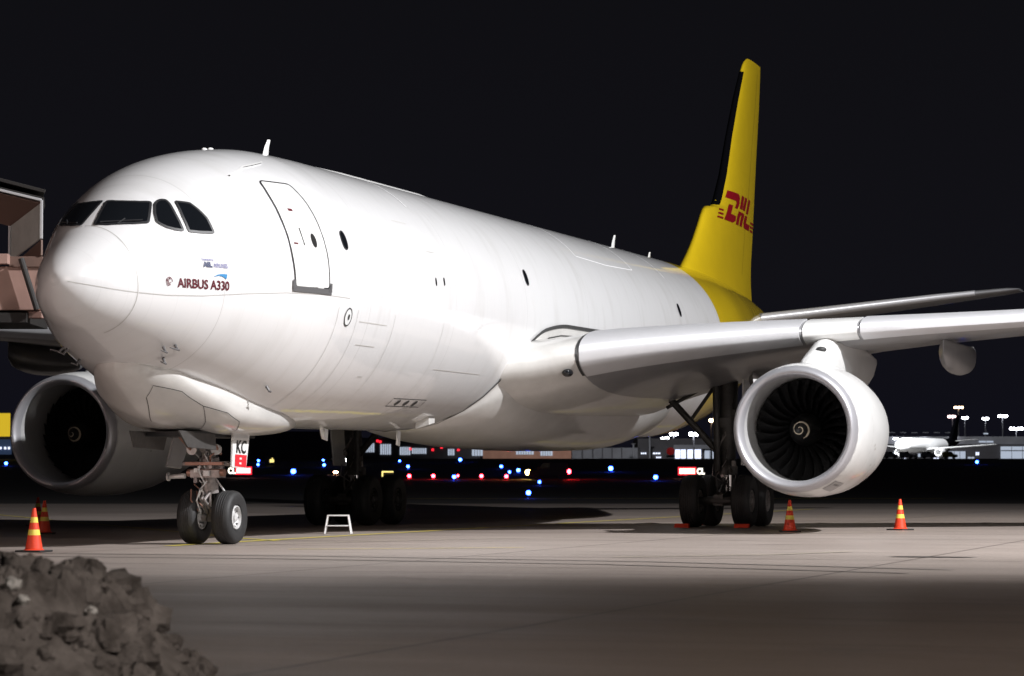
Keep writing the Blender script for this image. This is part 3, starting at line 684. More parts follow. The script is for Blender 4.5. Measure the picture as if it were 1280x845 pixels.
# ---- engines
def engine(sd):
    o = Vector((18.79, sd*9.37 + .12, 2.45)); ax = (1, 0, 0)
    mb = MB()
    outer = [(.28, 1.465), (.34, 1.482), (.6, 1.525), (1.0, 1.565), (1.6, 1.59), (2.4, 1.595), (3.4, 1.56), (4.6, 1.43), (5.8, 1.22), (6.9, .95), (7.0, .93), (6.9, .88), (5.8, .8)]
    mb.lathe(outer, o, ax, 72)
    # seam joints of the cowl: shallow grooves as thin dark rings
    nac = obj('engine_nacelle', mb, M['white'] if sd < 0 else M['white'], AC, o, smooth=40)
    mb = MB()
    lip = [(.279, 1.467), (.2, 1.455), (.12, 1.435), (.05, 1.405), (.012, 1.37), (.0, 1.335), (.02, 1.295), (.07, 1.26), (.15, 1.23), (.25, 1.215)]
    mb.lathe(lip, o, ax, 96); obj('intake_lip', mb, M['lip'], nac, o, smooth=60)
    mb = MB(); mb.lathe([(.25, 1.215), (.5, 1.205), (.9, 1.215), (1.35, 1.235), (1.85, 1.235)], o, ax, 72); obj('intake_duct', mb, M['duct'], nac, o, smooth=60, recalc=True)
    mb = MB(); mb.lathe([(1.82, 1.23), (1.83, .3), (1.83, .001)], o, ax, 48); obj('fan_backing', mb, M['dark'], nac, o)
    # fan blades
    c = o + Vector((1.55, 0, 0)); rings = []
    for i in range(9):
        r_ = .36 + (1.195-.36)*i/8; tw = radians(30 + 33*i/8); ch = .30 + .12*i/8; swp = .10*sin(pi*i/8)*1.0 + .06*i/8
        ring = []
        for u, t_ in ((-.5, 0), (0, .014), (.5, 0), (0, -.010)):
            ring.append(Vector((u*ch*cos(tw) + t_, u*ch*sin(tw)+swp, r_)))
        rings.append(ring)
    bl = MB(); bl.loft(rings); bl.v = [tuple(Vector(v)+c) for v in bl.v]
    b0 = obj('fan_blade', bl, M['blade'], nac, c, smooth=50)
    for k in range(1, 26): move_copy(b0, nac, c, (2*pi*k/26, 0, 0))
    mb = MB(); mb.lathe([(.62, .001), (.66, .06), (.76, .14), (.95, .25), (1.15, .33), (1.4, .38), (1.6, .39)], o, ax, 40)
    sp = obj('spinner', mb, M['spinner'], nac, o, smooth=60)
    # painted spiral (sits in the same spinner mesh group as its own thin raised stripe)
    def spn(r_): 
        pr = [(.001, .62), (.06, .66), (.14, .76), (.25, .95), (.33, 1.15), (.38, 1.4)]; return interp(pr, r_, 1)
    L, R = [], []; n_ = 60
    for i in range(n_):
        t = i/(n_-1); a0 = 2*pi*1.55*t + (1.0 if sd < 0 else 2.4); r_ = .025 + .19*t**.8; wv = (.007 + .011*t)
        if t > .93: wv *= (1-t)/.07+.1
        for lst, rr in ((L, r_-wv), (R, r_+wv)):
            rr = max(.004, rr); lst.append(o + Vector((spn(rr)-.006, rr*cos(a0), rr*sin(a0))))
    mb = MB(); mb.add(L+R, [(i, i+1, n_+i+1, n_+i) for i in range(n_-1)]); obj('spinner_spiral', mb, M['spiral'], nac, o, smooth=0)
    # pylon
    mb = MB(); rings = []
    for x, zt, zb, hw in ((20.3, 4.00, 3.9, .10), (20.6, 4.14, 3.8, .22), (21.2, 4.32, 3.7, .30), (21.9, 4.52, 3.6, .34), (22.4, 4.70, 3.5, .35), (23.0, 4.80, 3.4, .34), (24.5, 5.0, 3.4, .32), (26.5, 4.8, 3.3, .28), (28.6, 4.6, 3.9, .16), (29.6, 4.5, 4.3, .04)):
        m_z = (zt+zb)/2; hz = (zt-zb)/2
        rings.append([(x, o.y + hw*cos(a)*(1 if abs(cos(a)) < .9 else 1), m_z + hz*(abs(sin(a))**.7)*(1 if sin(a) > 0 else -1)) for a in [2*pi*k/20 for k in range(20)]])
    mb.loft(rings); obj('pylon', mb, M['white'], nac, (22, o.y, 4), smooth=45)
    mb = MB(); mb.ball((21.55, o.y-sd*-.12, 4.40), .13, 8, 0, (1.2, 1.0, .55)); obj('pylon_inlet', mb, M['line'], nac, (21.5, o.y, 4.4))
    # cowl latches, joints and a grey panel
    mb = MB()
    def cowl(a, x, off=.004):
        r_ = interp(outer[:11], x, 1) + off; return o + Vector((x, r_*cos(radians(a)), r_*sin(radians(a))))
    CF = lambda x, a, off: cowl(a, x, off)
    ribbon(mb, [(.31, a) for a in range(0, 361, 10)], CF, .022, .003, False, 0, 1)
    ribbon(mb, [(1.55, a) for a in range(0, 361, 10)], CF, .014, .004, False, 0, 1)
    ribbon(mb, [(3.9, a) for a in range(0, 361, 10)], CF, .014, .004, False, 0, 1)
    ribbon(mb, [(1.55, -90), (3.9, -90)], CF, .02, .004, False, 0, 4)
    for a_, x_ in ((-150 if sd < 0 else -30, 2.3), (-150 if sd < 0 else -30, 2.9), (-168, 1.9), (-165, 2.05)):
        q = [CF(x_+.12*i, a_+2.2*j, .007) for i, j in ((0, 0), (1, 0), (1, 1), (0, 1))]; mb.add(q, [(0, 1, 2, 3)], 0)
    obj('cowl_joint', mb, M['faint'], nac, o, recalc=False, smooth=0)
    mb = MB(); a1 = (-127 if sd < 0 else -60); q = decal('q', [(.42, a1/40), (1.2, a1/40), (1.2, a1/40+.35), (.42, a1/40+.35)], lambda x, b, of: CF(x, b*40, of), None, off=.006, step=.1); mb.add(q.v, q.f, 0)
    for k in range(3):
        q = [CF(.62+.14*k+.05*i, a1+3+7*j*.3, .012) for i, j in ((0, 0), (1, 0), (1, 1), (0, 1))]; mb.add(q, [(0, 1, 2, 3)], 1)
    obj('vent_panel', mb, [M['wing'], M['black']], nac, o, recalc=False, smooth=0)
    # strake
    mb = MB(); a_ = 180-42 if sd > 0 else 42
    mb.add([cowl(a_, 1.1), cowl(a_, 2.4), cowl(a_, 2.4)+Vector((0, cos(radians(a_))*.26, sin(radians(a_))*.26)), cowl(a_, 1.9)+Vector((0, cos(radians(a_))*.24, sin(radians(a_))*.24))], [(0, 1, 2, 3)])
    st_ = obj('nacelle_strake', mb, M['white'], nac, o, recalc=False, smooth=0); sm = st_.modifiers.new('thick', 'SOLIDIFY'); sm.thickness = .02
    return nac
engine(-1); engine(1)

# ---- tail
def sym_ring(x0, ch, t, place):
    pts = [(x, naca(x, t)) for x in reversed(XC)] + [(x, -naca(x, t)) for x in XC[1:-1]]
    return [place(x0 + a*ch, b*ch) for a, b in pts]
_le = [(7.6, 44.7), (8.1, 45.0), (8.35, 45.35), (8.85, 46.2), (9.4, 47.0), (10.05, 47.8), (10.55, 48.42), (10.68, 48.75), (10.74, 49.55), (10.9, 49.95), (13.5, 52.05), (16.2, 54.3), (16.55, 54.75), (16.72, 55.2)]
_te = [(7.6, 55.9), (8.6, 55.7), (10.5, 56.1), (13.5, 56.8), (16.2, 57.45), (16.72, 57.5)]
_th = [(7.6, 1.35), (8.1, .98), (8.6, .82), (9.5, .72), (10.6, .64), (13.5, .46), (16.2, .30), (16.72, .12)]
zz_ = [7.6, 7.85, 8.1, 8.35, 8.6, 8.85, 9.1, 9.4, 9.7, 10.05, 10.3, 10.55, 10.68, 10.74, 10.9, 11.5, 12.5, 13.5, 15, 16.2, 16.4, 16.55, 16.66, 16.72]
FT = [(z, interp(_le, z), interp(_te, z)-interp(_le, z), interp(_th, z)/(interp(_te, z)-interp(_le, z))) for z in zz_]
def fin_y(x, z):
    xl, ch, t = (interp(FT, z, k) for k in (1, 2, 3)); u = max(0, min(1, (x-xl)/ch)); return naca(u, t)*ch
mb = MB(); mb.loft([sym_ring(interp(FT, z, 1), interp(FT, z, 2), interp(FT, z, 3), lambda a, b, z=z: (a, b, z)) for z in zz_])
fin = obj('vertical_fin', mb, M['yellow'], AC, (50, 0, 8), smooth=40)
# dark leading edge
M['finedge'] = mat('fin_edge_black', (.003, .003, .004), .8, spec=.0)
mb = MB(); rings = []
for z in [10.8, 11, 12, 13.5, 15, 16.1]:
    xl, ch, t = (interp(FT, z, k) for k in (1, 2, 3)); pts = [x for x in XC if x <= .035]
    rings.append([(xl + x*ch - .04*(1-x/.036), naca(x, t)*ch+.012, z) for x in reversed(pts)] + [(xl + x*ch - .04*(1-x/.036), -naca(x, t)*ch-.012, z) for x in pts[1:]])
mb.loft(rings); obj('leading_edge', mb, M['finedge'], fin, (50, 0, 10.5), smooth=40)
# rudder outline
mb = MB()
for sd in (-1, 1):
    FY = lambda x, z, of, sd=sd: Vector((x, sd*(fin_y(x, z)+of), z))
    ribbon(mb, [(interp(_te, z)-.30*(interp(_te, z)-interp([(8, 47.2), (16.3, 54.4)], z)), z) for z in (8.6, 10.5, 12, 13.5, 15, 16.3)], FY, .05, .008, False, 0, 3)
M['ydark'] = mat('yellow_joint', (.30, .20, .01), .5)
obj('rudder_hinge_line', mb, M['ydark'], fin, recalc=False)
# red tail logo: slanted letters with speed lines
def fin_poly(mb, poly, mi=0):
    q = decal('l', poly, lambda x, z, of: Vector((x, -(fin_y(x, z)+of), z)), None, off=.012, step=.35); mb.add(q.v, q.f, mi)
def fin_logo():
    # letter space: u 0..1 across, v 0..1 up; sheared forward
    X0, Z0, LW, LH, SH = 50.40, 10.32, 5.0, 1.12, .6
    def P(u, v): return (X0 + u*LW + SH*v*0.9, Z0 + v*LH)
    mb = MB()
    def poly(pts): fin_poly(mb, [P(*p) for p in pts])
    # D : upper bar and bowl, lower stroke
    poly([(.02, 1), (.30, 1), (.36, .92), (.36, .70), (.31, .50), (.22, .50), (.26, .66), (.25, .74), (-.02, .74)])
    poly([(.06, .56), (.165, .56), (.12, .26), (.30, .26), (.30, .10), (.20, 0), (-.07, 0)])
    # H : two uprights upper, lower
    poly([(.42, 1), (.52, 1), (.49, .55), (.39, .55)]); poly([(.56, 1), (.66, 1), (.60, .55), (.50, .55)])
    poly([(.36, .45), (.58, .45), (.57, .36), (.45, .36), (.42, 0), (.32, 0)][:4] + [(.42, 0), (.32, 0)])
    poly([(.50, .40), (.60, .40), (.56, 0), (.46, 0)])
    # L
    poly([(.72, 1), (.82, 1), (.76, .50), (.66, .50)]); poly([(.64, .42), (.74, .42), (.74, .20), (.92, .20), (.90, 0), (.66, 0), (.62, .15)])
    for k in range(3):
        v = .0 + .13*k
        poly([(-.25+.02*k, v), (-.10, v), (-.10, v+.06), (-.24+.02*k, v+.06)])
        poly([(.96-.01*k, v), (1.10, v), (1.10, v+.07), (.95-.01*k, v+.07)])
    return mb
obj('tail_logo', fin_logo(), M['logo'], fin, recalc=False, smooth=0)
HT = [(.4, 51.2, 5.9, .10), (1.3, 51.8, 5.4, .10), (9.2, 56.6, 2.3, .09), (9.6, 57.1, 1.7, .05)]
for sd in (-1, 1):
    mb = MB(); mb.loft([sym_ring(interp(HT, y, 1), interp(HT, y, 2), interp(HT, y, 3), lambda a, b, y=y: (a, sd*y, 6.95 + .145*(y-1.3) + b)) for y in (.4, 1.3, 3, 5, 7, 9.2, 9.4, 9.6)])
    hs = obj('horizontal_stabiliser', mb, M['wing'], AC, (52, sd*1.2, 7), smooth=40)
    mb = MB(); rings = []
    for y in (1.25, 3, 5, 7, 8.2):
        xl, ch, t = (interp(HT, y, k) for k in (1, 2, 3)); pts = [x for x in XC if x <= .06]; z = 6.95 + .145*(y-1.3)
        rings.append([(xl+x*ch-.02, sd*y, z + naca(x, t)*ch+.01) for x in reversed(pts)] + [(xl+x*ch-.02, sd*y, z-naca(x, t)*ch-.01) for x in pts[1:]])
    mb.loft(rings); obj('leading_edge', mb, M['slat'], hs, (52, sd*1.2, 7))

# ---- undercarriage
def tyre_mesh(R, W, rim, o=(0, 0, 0)):
    mb = MB(); h = W/2
    prof = [(-h*.55, rim), (-h*.85, rim+.06*R), (-h, R*.80), (-h*.93, R*.90), (-h*.72, R*.97), (-h*.45, R*.995)]
    tread = []
    for g_ in (-.36, -.12, .12, .36): tread += [(h*(g_-.05), R), (h*(g_-.02), R*.984), (h*(g_+.02), R*.984), (h*(g_+.05), R)]
    prof = prof + tread + [(-a, b) for a, b in reversed(prof[:6])]
    mb.lathe(prof, o, (0, 1, 0), 56, mi=0)
    for s in (-1, 1):
        mb.lathe([(s*h*.55, rim), (s*h*.80, rim*.98), (s*h*.84, rim*.90), (s*h*.55, rim*.84), (s*h*.38, rim*.62), (s*h*.42, rim*.40), (s*h*.75, rim*.34), (s*h*.82, rim*.20), (s*h*.82, .001)], o, (0, 1, 0), 40, mi=1)
        for k in range(8):
            a_ = 2*pi*k/8; c = Vector(o)+Vector((rim*.73*cos(a_), s*h*.50, rim*.73*sin(a_))); mb.tube(c-Vector((0, s*.01, 0)), c+Vector((0, s*.03, 0)), rim*.075, None, 8, 2)
    return mb
# nose gear
GX = 6.67
mb = MB()
mb.tube((GX-.02, 0, .62), (GX-.10, 0, 1.12), .075, .075, 16, 1)                 # piston
mb.tube((GX-.10, 0, 1.05), (GX-.26, 0, 2.5), .135, .15, 20, 0)
mb.tube((GX-.10, 0, 1.02), (GX-.12, 0, 1.22), .17, .17, 20, 0); mb.tube((GX-.14, 0, 1.5), (GX-.17, 0, 1.72), .20, .20, 20, 0)
mb.tube((GX, -.36, .525), (GX, .36, .525), .065, None, 14, 0)                    # axle
mb.tube((GX-.02, 0, .45), (GX-.02, 0, .70), .11, .09, 14, 0)
for y in (-.1, .1):                                                            # torque link
    mb.path([(GX-.10, y*.6, .62), (GX-.46, y*.3, .88), (GX-.16, y*.8, 1.12)], .030, 8, 0)
mb.path([(GX-.25, 0, 1.75), (GX-1.5, 0, 2.45)], .06, 10, 0); mb.path([(GX-.25, .28, 1.8), (GX-1.5, .35, 2.45)], .035, 8, 2); mb.path([(GX-.25, -.28, 1.8), (GX-1.5, -.35, 2.45)], .035, 8, 2)
mb.box((GX-.22, 0, 1.40), (.34, .62, .15), mi=0); mb.box((GX-.38, 0, 1.60), (.12, .80, .06), mi=2)
mb.tube((GX-.30, -.40, 1.42), (GX-.30, .40, 1.42), .075, None, 12, 2); mb.tube((GX-.30, -.52, 1.60), (GX-.30, .5, 1.60), .05, None, 12, 0)
mb.tube((GX-.34, .44, 1.36), (GX-.34, .80, 1.34), .055, .04, 12, 3); mb.tube((GX-.34, .78, 1.34), (GX-.34, .82, 1.34), .085, None, 12, 3)
mb.tube((GX-.36, -.26, 1.88), (GX-.44, -.26, 1.88), .10, .11, 14, 3); mb.tube((GX-.36, .26, 1.88), (GX-.44, .26, 1.88), .10, .11, 14, 3)
rnd = random.Random(3)
for k in range(16):                                                           # hoses and fittings
    y = rnd.uniform(-.3, .3); z = rnd.uniform(1.0, 2.1); z2 = z - rnd.uniform(.15, .5); y2 = y*.6 + rnd.uniform(-.08, .08); x_ = GX - .28 + rnd.uniform(-.12, .1)
    mb.path([(x_, y, z), (x_-.08, (y+y2)/2+.04, (z+z2)/2), (x_+.05, y2, z2)], rnd.uniform(.010, .02), 6, rnd.choice((0, 2, 3)))
for k in range(12): mb.box((GX-.32+rnd.uniform(-.1, .1), rnd.uniform(-.32, .32), rnd.uniform(1.25, 2.05)), (rnd.uniform(.05, .12), rnd.uniform(.05, .12), rnd.uniform(.04, .14)), mi=rnd.choice((0, 1, 2, 3)))
mb.path([(GX-.1, -.12, 1.3), (GX+.05, -.28, 1.0), (GX, -.2, .6)], .02, 8, 3); mb.path([(GX-.1, .12, 1.3), (GX+.02, .26, .95), (GX, .2, .6)], .02, 8, 0)
ng = obj('nose_gear', mb, [M['strut'], M['chrome'], M['copper'], M['rim']], AC, (GX, 0, 0), smooth=40)
nw = obj('wheel', tyre_mesh(.533, .40, .24, (GX, -.37, .533)), [M['tyre'], M['rim'], M['sill']], ng, (GX, -.37, .533), smooth=40)
move_copy(nw, ng, (GX, .37, .533))
# doors
def slab(corners, th, nrm_):
    n_ = Vector(nrm_).normalized()*th/2; v = [Vector(c)-n_ for c in corners]+[Vector(c)+n_ for c in corners]; k = len(corners)
    mb = MB(); mb.add(v, [tuple(range(k)), tuple(range(2*k-1, k-1, -1))] + [(i, (i+1) % k, k+(i+1) % k, k+i) for i in range(k)]); return mb
c_ = [(6.22, -.62, 2.24), (7.06, -.62, 2.24), (6.68, -.70, 1.50), (5.99, -.70, 1.53)]
gd = obj('gear_door', slab(c_, .05, (0, 1, .1)), M['white'], ng, (6.5, -.62, 2), smooth=0, bevel=.01)
gd['label'] = 'white gear door marked KC with a red placard'
def on_door(u, v, off=.032):
    a_, b_, c2, d_ = (Vector(x) for x in c_); p = (a_.lerp(b_, u)).lerp(d_.lerp(c2, u), 1-v); return p + Vector((0, -off, 0))
mb = MB()
q = [on_door(.02, .0), on_door(.88, .0), on_door(.84, .36), on_door(.10, .36)]; mb.add([on_door(.14, .03), on_door(.96, .03), on_door(.92, .36), on_door(.14, .36)], [(0, 1, 2, 3)], 1)
def door_text(body, u0, v0, us, vs_, mi):
    me, w_ = text_mesh(body, 1/.7, .03)
    mb.add([on_door(u0 + us*v.co.x/w_, v0 + vs_*v.co.y, .036) for v in me.vertices], [tuple(p.vertices) for p in me.polygons], mi)
door_text('KC', .20, .41, .62, .34, 0)
for k in range(2): mb.add([on_door(.44+i*.14, .10+.13*k+j*.05, .036) for i, j in ((0, 0), (1, 0), (1, 1), (0, 1))], [(0, 1, 2, 3)], 2)
obj('door_marking', mb, [M['black'], mat('placard_red', (.6, .02, .03), .4), M['white']], ng, (6.5, -.62, 2), smooth=0, recalc=False)
c2_ = [(x, -y, z) for x, y, z in c_]; gd2 = obj('gear_door', slab(c2_, .05, (0, 1, -.1)), M['wing'], ng, (6.5, .62, 2), smooth=0, bevel=.01)
for sd in (-1, 1):
    obj('gear_door', slab([(3.9, sd*.50, 2.22), (5.6, sd*.50, 2.2), (5.55, sd*.56, 1.86), (4.2, sd*.56, 1.9)], .04, (0, 1, 0)), M['gdark'], ng, (4.8, sd*.5, 2.1), smooth=0, bevel=.01)

# main gear
def main_gear(sd):
    cx, cy = 28.85, sd*5.34
    mb = MB()
    mb.tube((cx, cy, .75), (cx-.06, cy+sd*.02, 1.55), .13, .13, 18, 1); mb.tube((cx-.05, cy, 1.45), (cx-.25, cy+sd*.12, 4.3), .235, .26, 22, 0)
    mb.tube((cx-.06, cy, 1.40), (cx-.07, cy, 1.62), .30, .30, 22, 0); mb.tube((cx-.15, cy, 2.7), (cx-.17, cy, 2.95), .33, .33, 22, 0)
    mb.box((cx, cy, .72), (2.15, .26, .30), mi=0); mb.tube((cx, cy-.26, .80), (cx, cy+.26, .80), .2, None, 16, 0)
    for ax_ in (-.99, .99): mb.tube((cx+ax_, cy-.72, .70), (cx+ax_, cy+.72, .70), .11, None, 16, 0)
    mb.path([(cx+.16, cy, .95), (cx+.62, cy, 1.35), (cx+.12, cy, 1.75)], .055, 8, 0)
    mb.path([(cx-.3, cy, 1.2), (cx-.85, cy, .9)], .05, 8, 0)
    mb.tube((cx-.4, cy-.18*sd, 1.5), (cx-.45, cy-.2*sd, 3.9), .09, .09, 12, 0)
    rn = random.Random(9)
    for k in range(16):
        y = cy+rn.uniform(-.34, .34); z = rn.uniform(1.0, 3.9); mb.path([(cx-.3, y, z), (cx-.38, y+rn.uniform(-.06, .06), z-.3), (cx-.3, cy+rn.uniform(-.3, .3), z-.7)], rn.uniform(.012, .025), 6, rn.choice((0, 0, 2)))
    for k in range(8): mb.box((cx-.33, cy+rn.uniform(-.3, .3), rn.uniform(1.2, 3.6)), (.12, rn.uniform(.06, .14), rn.uniform(.06, .2)), mi=rn.choice((0, 2)))
    mg = obj('main_gear', mb, [M['gdark'], M['chrome'], M['strut']], AC, (cx, cy, 0), smooth=40)
    w0 = None
    for ax_ in (-.99, .99):
        for ay in (-.70, .70):
            if w0 is None: w0 = obj('wheel', tyre_mesh(.70, .50, .30, (cx+ax_, cy+ay, .70)), [M['tyre'], M['gdark'] if sd > 0 else M['strut'], M['sill']], mg, (cx+ax_, cy+ay, .70), smooth=40)
            else: move_copy(w0, mg, (cx+ax_, cy+ay, .70))
    mb = MB(); mb.tube((cx-.20, cy-sd*.15, 1.95), (cx-.32, cy-sd*1.75, 3.72), .095, .095, 12); mb.tube((cx-.2, cy-sd*.3, 3.9), (cx-.3, cy-sd*1.6, 3.2), .05, .05, 10); mb.tube((cx-.26, cy-sd*.95, 2.85), (cx-.2, cy-sd*.2, 3.9), .05, .05, 10)
    obj('side_brace', mb, M['gdark'], mg, (cx-.2, cy, 2))
    mb = slab([(cx-.75, cy+sd*.62, 3.95), (cx+.55, cy+sd*.62, 3.85), (cx+.45, cy+sd*.50, 1.65), (cx-.45, cy+sd*.50, 1.65)], .05, (0, 1, 0))
    obj('gear_door', mb, M['white'], mg, (cx, cy+sd*.6, 3), smooth=0, bevel=.01)
    mb = slab([(cx-1.5, sd*.55, 2.15), (cx+1.0, sd*.55, 2.15), (cx+1.0, sd*.75, 1.55), (cx-1.5, sd*.75, 1.55)], .05, (0, 1, 0))
    return mg
main_gear(-1); main_gear(1)

# ------------------------------------------------------------------ things around the aircraft
def traffic_cone(loc, label, grp='orange traffic cones round the aircraft', H=.78):
    t = empty('traffic_cone', loc, label, 'traffic cone', grp); o = Vector(loc)
    mb = MB(); n = 28
    R0, R1 = .165, .030
    hs = [0.035, .06, .30, .301, .40, .401, .52, .521, .62, .621, .765, H]; mi = [0, 0, 0, 1, 1, 0, 0, 1, 1, 0, 0]
    prof = []
    for h in hs: prof.append((h, R0 + (R1-R0)*(h/H)))
    prof[0] = (.035, .19); prof.append((H-.004, .012))
    mis = [0, 0, 0, 1, 0, 0, 0, 1, 0, 0, 0, 0]
    mis = [0, 0, 0, 1, 0, 0, 0, 1, 0, 0, 0, 0]
    b = MB(); b.lathe(prof, o, (0, 0, 1), n, mis=[0, 0, 0, 1, 0, 0, 0, 1, 0, 0, 0, 0]); obj('cone_body', b, [M['cone'], M['conestripe']], t, o, smooth=30)
    b = MB(); b.box(o+Vector((0, 0, .018)), (.50, .50, .036)); obj('cone_base', b, M['rubber'], t, o, bevel=.012)
    return t
c0 = traffic_cone((.2, .6, .004), 'orange cone with yellow bands nearest the dirt heap')
for loc, rz, lb in (((14.7, 7.8, 0), .4, 'cone in shade behind the leftmost lit cone, the right one of two'), ((24.3, 12.9, 0), .9, 'far cone in shade under the left engine, farthest of the left cones'),
                    ((22.4, -8.4, 0), .3, 'orange cone standing just left of centre below the right engine'), ((25.4, -10.6, 0), 1.1, 'rightmost orange cone standing alone on open apron')):
    c = copy_tree(c0, loc, rz); c['label'] = lb

# aluminium step stool
o = Vector((17.0, 1.3, 0)); t = empty('step_stool', o, 'small silver step stool in front of the far main wheels', 'step stool'); t.rotation_euler.z = 0
R = Matrix.Rotation(radians(17.5), 3, 'Z')
def rp(x, y, z): return o + R @ Vector((x, y, z))
b = MB(); b.box(o+Vector((0, 0, .43)), (.26, .52, .035), R); obj('top_step', b, M['stool'], t, o, bevel=.008)
b = MB(); b.box(rp(-.14, 0, .19), (.12, .50, .03), R); obj('lower_step', b, M['stool'], t, o, bevel=.006)
for sx_ in (-1, 1):
    for sy in (-1, 1):
        b = MB(); b.tube(rp(sx_*.10, sy*.24, .43), rp(sx_*.20, sy*.31, 0), .022, .022, 8); obj('leg', b, M['stool'], t, o)

# wheel chocks
for k, (x, y, lb) in enumerate(((27.0, -4.55, 'red wheel chock before the left front tyre of the near main gear'), (27.05, -6.15, 'red wheel chock before the right front tyre of the near main gear'), (30.9, -4.35, 'red wheel chock behind the near main gear, lying to its left'), (29.6, -4.15, 'flat red wheel chock lying just left of the near main gear'))):
    b = MB(); b.loft([[(x-.10, y+yy, 0), (x+.10, y+yy, 0), (x+.04, y+yy, .11), (x-.04, y+yy, .11)] for yy in (-.20, .20)])
    c = obj('wheel_chock', b, M['cone'], None, (x, y, 0), smooth=0, bevel=.015); tag(c, lb, 'wheel chock', 'red chocks at the main wheels')

# dirt and slush heap in the near corner
M['dirt'] = mat('dirty_slush', (.105, .092, .084), .85, noise_amt=.6, noise_scale=5, col2=(.030, .024, .020), bump=1, bump_scale=30)
HC = Vector((CAM.x, CAM.y)) + FH*18.4 + RH*(-3.52)
def heap_h(l, d):
    """height of the heap; l across, d in depth, both from its centre (metres)"""
    r_ = sqrt((l/1.06)**2 + (d/1.4)**2)
    base = .64*smoothstep((1.5-r_)/.75)*(1-.10*r_)
    n1 = noise.noise(Vector((l*2.6, d*2.6, 1)))*.15; n2 = abs(noise.noise(Vector((l*5, d*5, 5))))*.20 + abs(noise.noise(Vector((l*11, d*11, 2))))*.09; n3 = noise.noise(Vector((l*24, d*24, 9)))*.045
    return max(-.02, base + (n1+n2+n3)*min(1, base*2.2) - .02)
def HP(l, d, z): p = HC + RH*l + FH*d; return (p.x, p.y, z)
b = MB(); nl, nd = 130, 110; gr = []
for i in range(nl):
    for j in range(nd):
        l = -2.3+4.4*i/(nl-1); d = -2.4+4.8*j/(nd-1); b.v.append(HP(l, d, heap_h(l, d)))
for i in range(nl-1):
    for j in range(nd-1):
        a_ = i*nd+j; b.f.append((a_, a_+nd, a_+nd+1, a_+1)); b.m.append(0)
def lump(b, c, r_, seed, mi=0, sc=(1, 1, .8), rough_=.35):
    n = 9; rings = []
    for j in range(1, n):
        t = pi*j/n; ring = []
        for i in range(2*n):
            v = Vector((sin(t)*cos(pi*i/n), sin(t)*sin(pi*i/n), cos(t))); k = 1 + rough_*noise.noise(v*1.7+Vector((seed, 0, 0))) + rough_*.6*noise.noise(v*4+Vector((0, seed, 0)))
            ring.append(Vector(c) + Vector((v.x*sc[0], v.y*sc[1], v.z*sc[2]))*r_*k)
        rings.append(ring)
    b.loft(rings, mi)
rn = random.Random(21)
for k in range(520):
    l = rn.uniform(-1.9, 1.75); d = rn.uniform(-1.9, 1.2); h = heap_h(l, d)
    if h < .03: continue
    r_ = rn.choice((.012, .018, .025, .03, .04, .055, .07, .10, .14))*rn.uniform(.6, 1.3); lump(b, HP(l, d, h-r_*.1), r_, k*1.7, 0, (rn.uniform(.7, 1.3), rn.uniform(.7, 1.3), rn.uniform(.6, 1.2)), .42)
for l, r_ in ((-.90, .10), (-.62, .12), (-.40, .13), (-.12, .11), (.02, .13), (.10, .09), (.62, .07), (.68, .05)):
    d = .05 if l < .3 else -.1; lump(b, HP(l+.0, d, heap_h(l, d)+.03), r_*.8, l*7+3, 0, (.8, .9, 1.5), .8)
tag(obj('dirt_heap', b, M['dirt'], None, (HC.x, HC.y, 0), smooth=30), 'dark heap of dirty ploughed slush and soil in the near left corner', 'dirt heap')
M['ice'] = mat('pale_ice', (.36, .35, .33), .55, noise_amt=.5, noise_scale=12, bump=.5, bump_scale=18)
ice = [(.10, -1.0, .055, 'largest pale stone, upper left on the heap face'), (-.02, -1.25, .035, 'pale stone low left on the heap below the largest stone'), (.42, -1.05, .04, 'flat pale stone in the middle of the heap face'),
       (.50, -1.15, .028, 'small pale stone right beside the flat pale stone'), (.86, -.75, .028, 'small tan stone high on the heap, right of its middle'), (1.20, -.75, .032, 'pale stone on the right flank of the heap'),
       (.30, -1.5, .022, 'small white stone low in the middle of the heap'), (1.45, -1.1, .035, 'rounded pale stone on the ground at the right foot of the heap')]
for l, d, r_, lb in ice:
    b = MB(); lump(b, (0, 0, 0), r_*1.25, l*9, 0, (1.2, 1, .85), .5)
    c = obj('stone', b, M['ice'], None, (0, 0, 0), smooth=30); c.location = HP(l, d, max(heap_h(l, d), .0)+r_*.75); tag(c, lb, 'stone', 'pale stones in the dirt heap')

# ------------------------------------------------------------------ boarding bridge on the left
M['bridgepink'] = mat('bridge_salmon_panel', (.40, .25, .21), .55, noise_amt=.12, noise_scale=2)
M['bridgegrey'] = mat('bridge_grey_panel', (.58, .62, .60), .5, noise_amt=.15, noise_scale=3)
M['bridgedark'] = mat('bridge_dark_steel', (.022, .020, .019), .6)
M['bridgebrown'] = mat('bridge_brown_ceiling', (.16, .10, .08), .6)
BO = Vector((CAM.x, CAM.y)) + FH*63 + RH*(-10.62)   # right end of the cab roof
t = empty('boarding_bridge', (BO.x, BO.y, 0), 'salmon and grey boarding bridge cab standing left of the nose', 'boarding bridge')
def BP(l, d, z): p = BO + RH*l + FH*d; return Vector((p.x, p.y, z))
def bslab(pts, th=.08): 
    return pts
def bquad(name, pts, m, th, nrm_=None, bev=.01):
    a_, b_, c = (Vector(p) for p in pts[:3]); n_ = (b_-a_).cross(c-a_).normalized(); return obj(name, slab(pts, th, n_), m, t, a_, smooth=0, bevel=bev)
bquad('roof', [BP(-6, -.1, 9.05), BP(0, -.1, 7.62), BP(-.5, 3.0, 7.74), BP(-6, 3.0, 9.05)], M['bridgedark'], .10)
